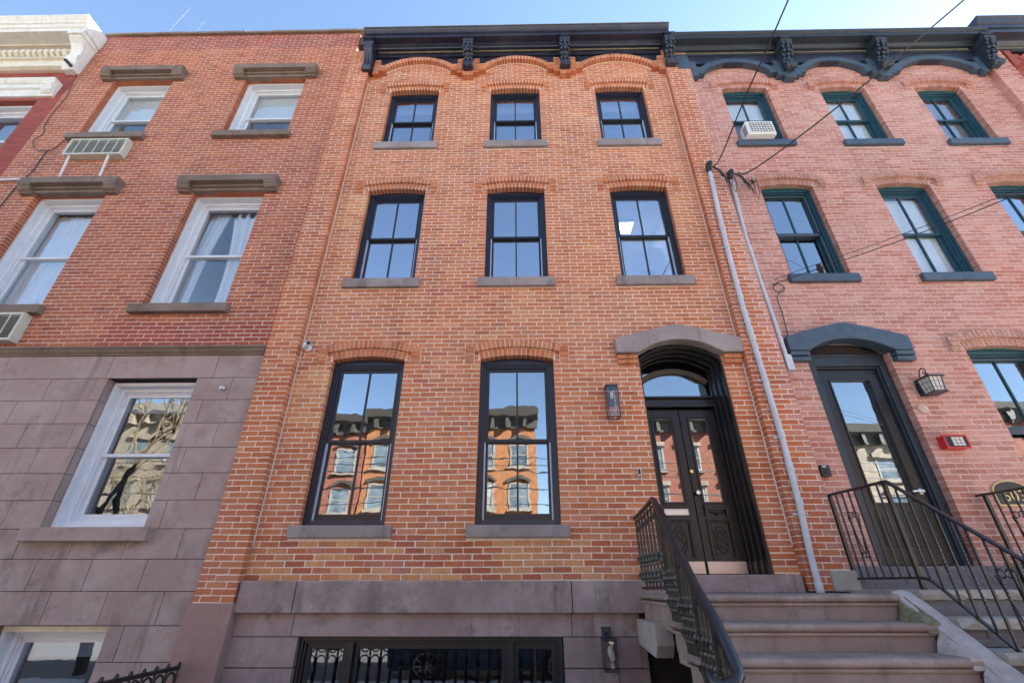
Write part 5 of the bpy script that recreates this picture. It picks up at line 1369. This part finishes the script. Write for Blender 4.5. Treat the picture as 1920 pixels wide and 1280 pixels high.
opp(24.1, 38, 8.8, 'opp_red', 'red brick house far along the opposite side of the street', 'opp_cornice', n=6, arch=False)
def tree(x, y, h, label, seed):
    rnd = random.Random(seed); t = thing('bare_tree', label, 'tree', (x, y, GROUND), 'bare street trees')
    big, tw = MB(), MB()
    def grow(p, d, L, r, lev):
        pts = [p]; q = p.copy()
        for i in range(4):
            d = (d+Vector((rnd.uniform(-.2, .2), rnd.uniform(-.2, .2), rnd.uniform(-.05, .14)))).normalized(); q = q+d*L/4; pts.append(q.copy())
        (big if lev < 2 else tw).tube(pts, [r*(1-.13*i) for i in range(5)], 6 if lev < 2 else 4)
        if lev < 6:
            for k in range(3 if lev < 5 else 2):
                a = rnd.uniform(0, 2*PI); s = rnd.uniform(.45, .95)
                nd = (d+Vector((math.cos(a)*s, math.sin(a)*s, rnd.uniform(-.1, .35)))).normalized()
                grow(pts[rnd.choice((2, 3, 4, 4))], nd, L*rnd.uniform(.62, .8), max(r*.58, .005), lev+1)
    grow(Vector((x, y, GROUND)), Vector((0, 0, 1)), h*.36, .13, 0)
    big.build('trunk', 'bark', t, smooth=True); tw.build('crown', 'twig', t)
tree(-9.6, -6.1, 9.5, 'bare winter tree mirrored in the white ground floor window', 3)
tree(-16.8, -13.8, 8.0, 'bare winter tree on the far pavement beside the pale stone house', 5)
tree(8.8, -14.8, 6.0, 'bare winter tree mirrored in the double door panes', 9)
for i, (z, y) in enumerate(((5.3, -15.2), (5.0, -15.4), (4.6, -15.0), (3.9, -15.3), (3.2, -15.1))):
    tag(MB().tube([(-60+i, y, z+.2), (-30, y, z-.35), (-5, y, z+.1), (18, y, z-.4), (45, y, z+.2)], .02+.012*(i == 3), 5).build('cable', 'cable', None), ('highest', 'second highest', 'middle', 'thick fourth', 'lowest')[i]+' of the five street wires along the far kerb, mirrored in the panes', 'cable', 'street wires along the far kerb')
pl = thing('utility_pole', 'wooden utility pole on the kerb to the right, outside the frame', 'utility pole', (9.6, -5.8, GROUND))
MB().tube([(9.6, -5.8, GROUND), (9.6, -5.8, 9.0)], [.16, .12], 10).build('pole', 'bark', pl, smooth=True)
rbox(8.7, 10.5, -5.86, -5.74, 8.4, 8.52).build('crossarm', 'bark', pl)
def car(x, y, col, label):
    m = plain('car_paint_'+label.split()[0], col, .25, .02, 3, spec=.8)
    t = thing('parked_car', label, 'car', (x, y, GROUND-.13)); g_ = GROUND-.13; L = 2.25
    prof = [(-L, .32), (-L, .72), (-L+.12, .86), (-1.35, .98), (-.75, 1.46), (-.3, 1.56), (.9, 1.56), (1.55, 1.45), (2.0, 1.0), (L, .92), (L, .38), (L-.2, .26), (-L+.2, .24)]
    MB().prism_y([(x+a, g_+b) for a, b in prof], y-.88, y+.88).build('body', m, t, bevel=.07, smooth=True)
    for s in (-1, 1):
        yy = y+s*.885
        for a, b in ((-.70, .22), (.28, 1.1)):
            rbox(x+a, x+b, min(yy, yy-.02*s), max(yy, yy-.02*s), g_+1.03, g_+1.42).build('side_window', 'acdark', t, bevel=.005)
        for a in (-1.4, 1.4):
            w_ = MB().lathe([(.17, -.02), (.33, -.02), (.345, .02), (.345, .18), (.33, .22), (.17, .22)], (x+a, yy-.2 if s > 0 else yy-.02, g_+.345), 'y', 20).build('wheel', 'tire', t, smooth=True)
            mb = MB()
            for q in range(10): mb.tube([(x+a, yy+s*.028, g_+.345), (x+a+.215*math.cos(q*PI/5), yy+s*.02, g_+.345+.215*math.sin(q*PI/5))], .02, 4)
            mb.lathe([(.235, 0), (.235, .012), (.21, .012), (.21, 0)], (x+a, yy+s*.02-(.0 if s > 0 else .012), g_+.345), 'y', 20); mb.build('rim', 'steel', w_)
car(-.6, -6.75, (.025, .05, .12), 'blue parked car behind the fence mirrored in the basement window')
car(4.6, -6.75, (.16, .17, .18), 'grey parked car at the kerb mirrored in the basement window')
car(-6.2, -13.4, (.55, .55, .56), 'silver parked car on the far side of the street')
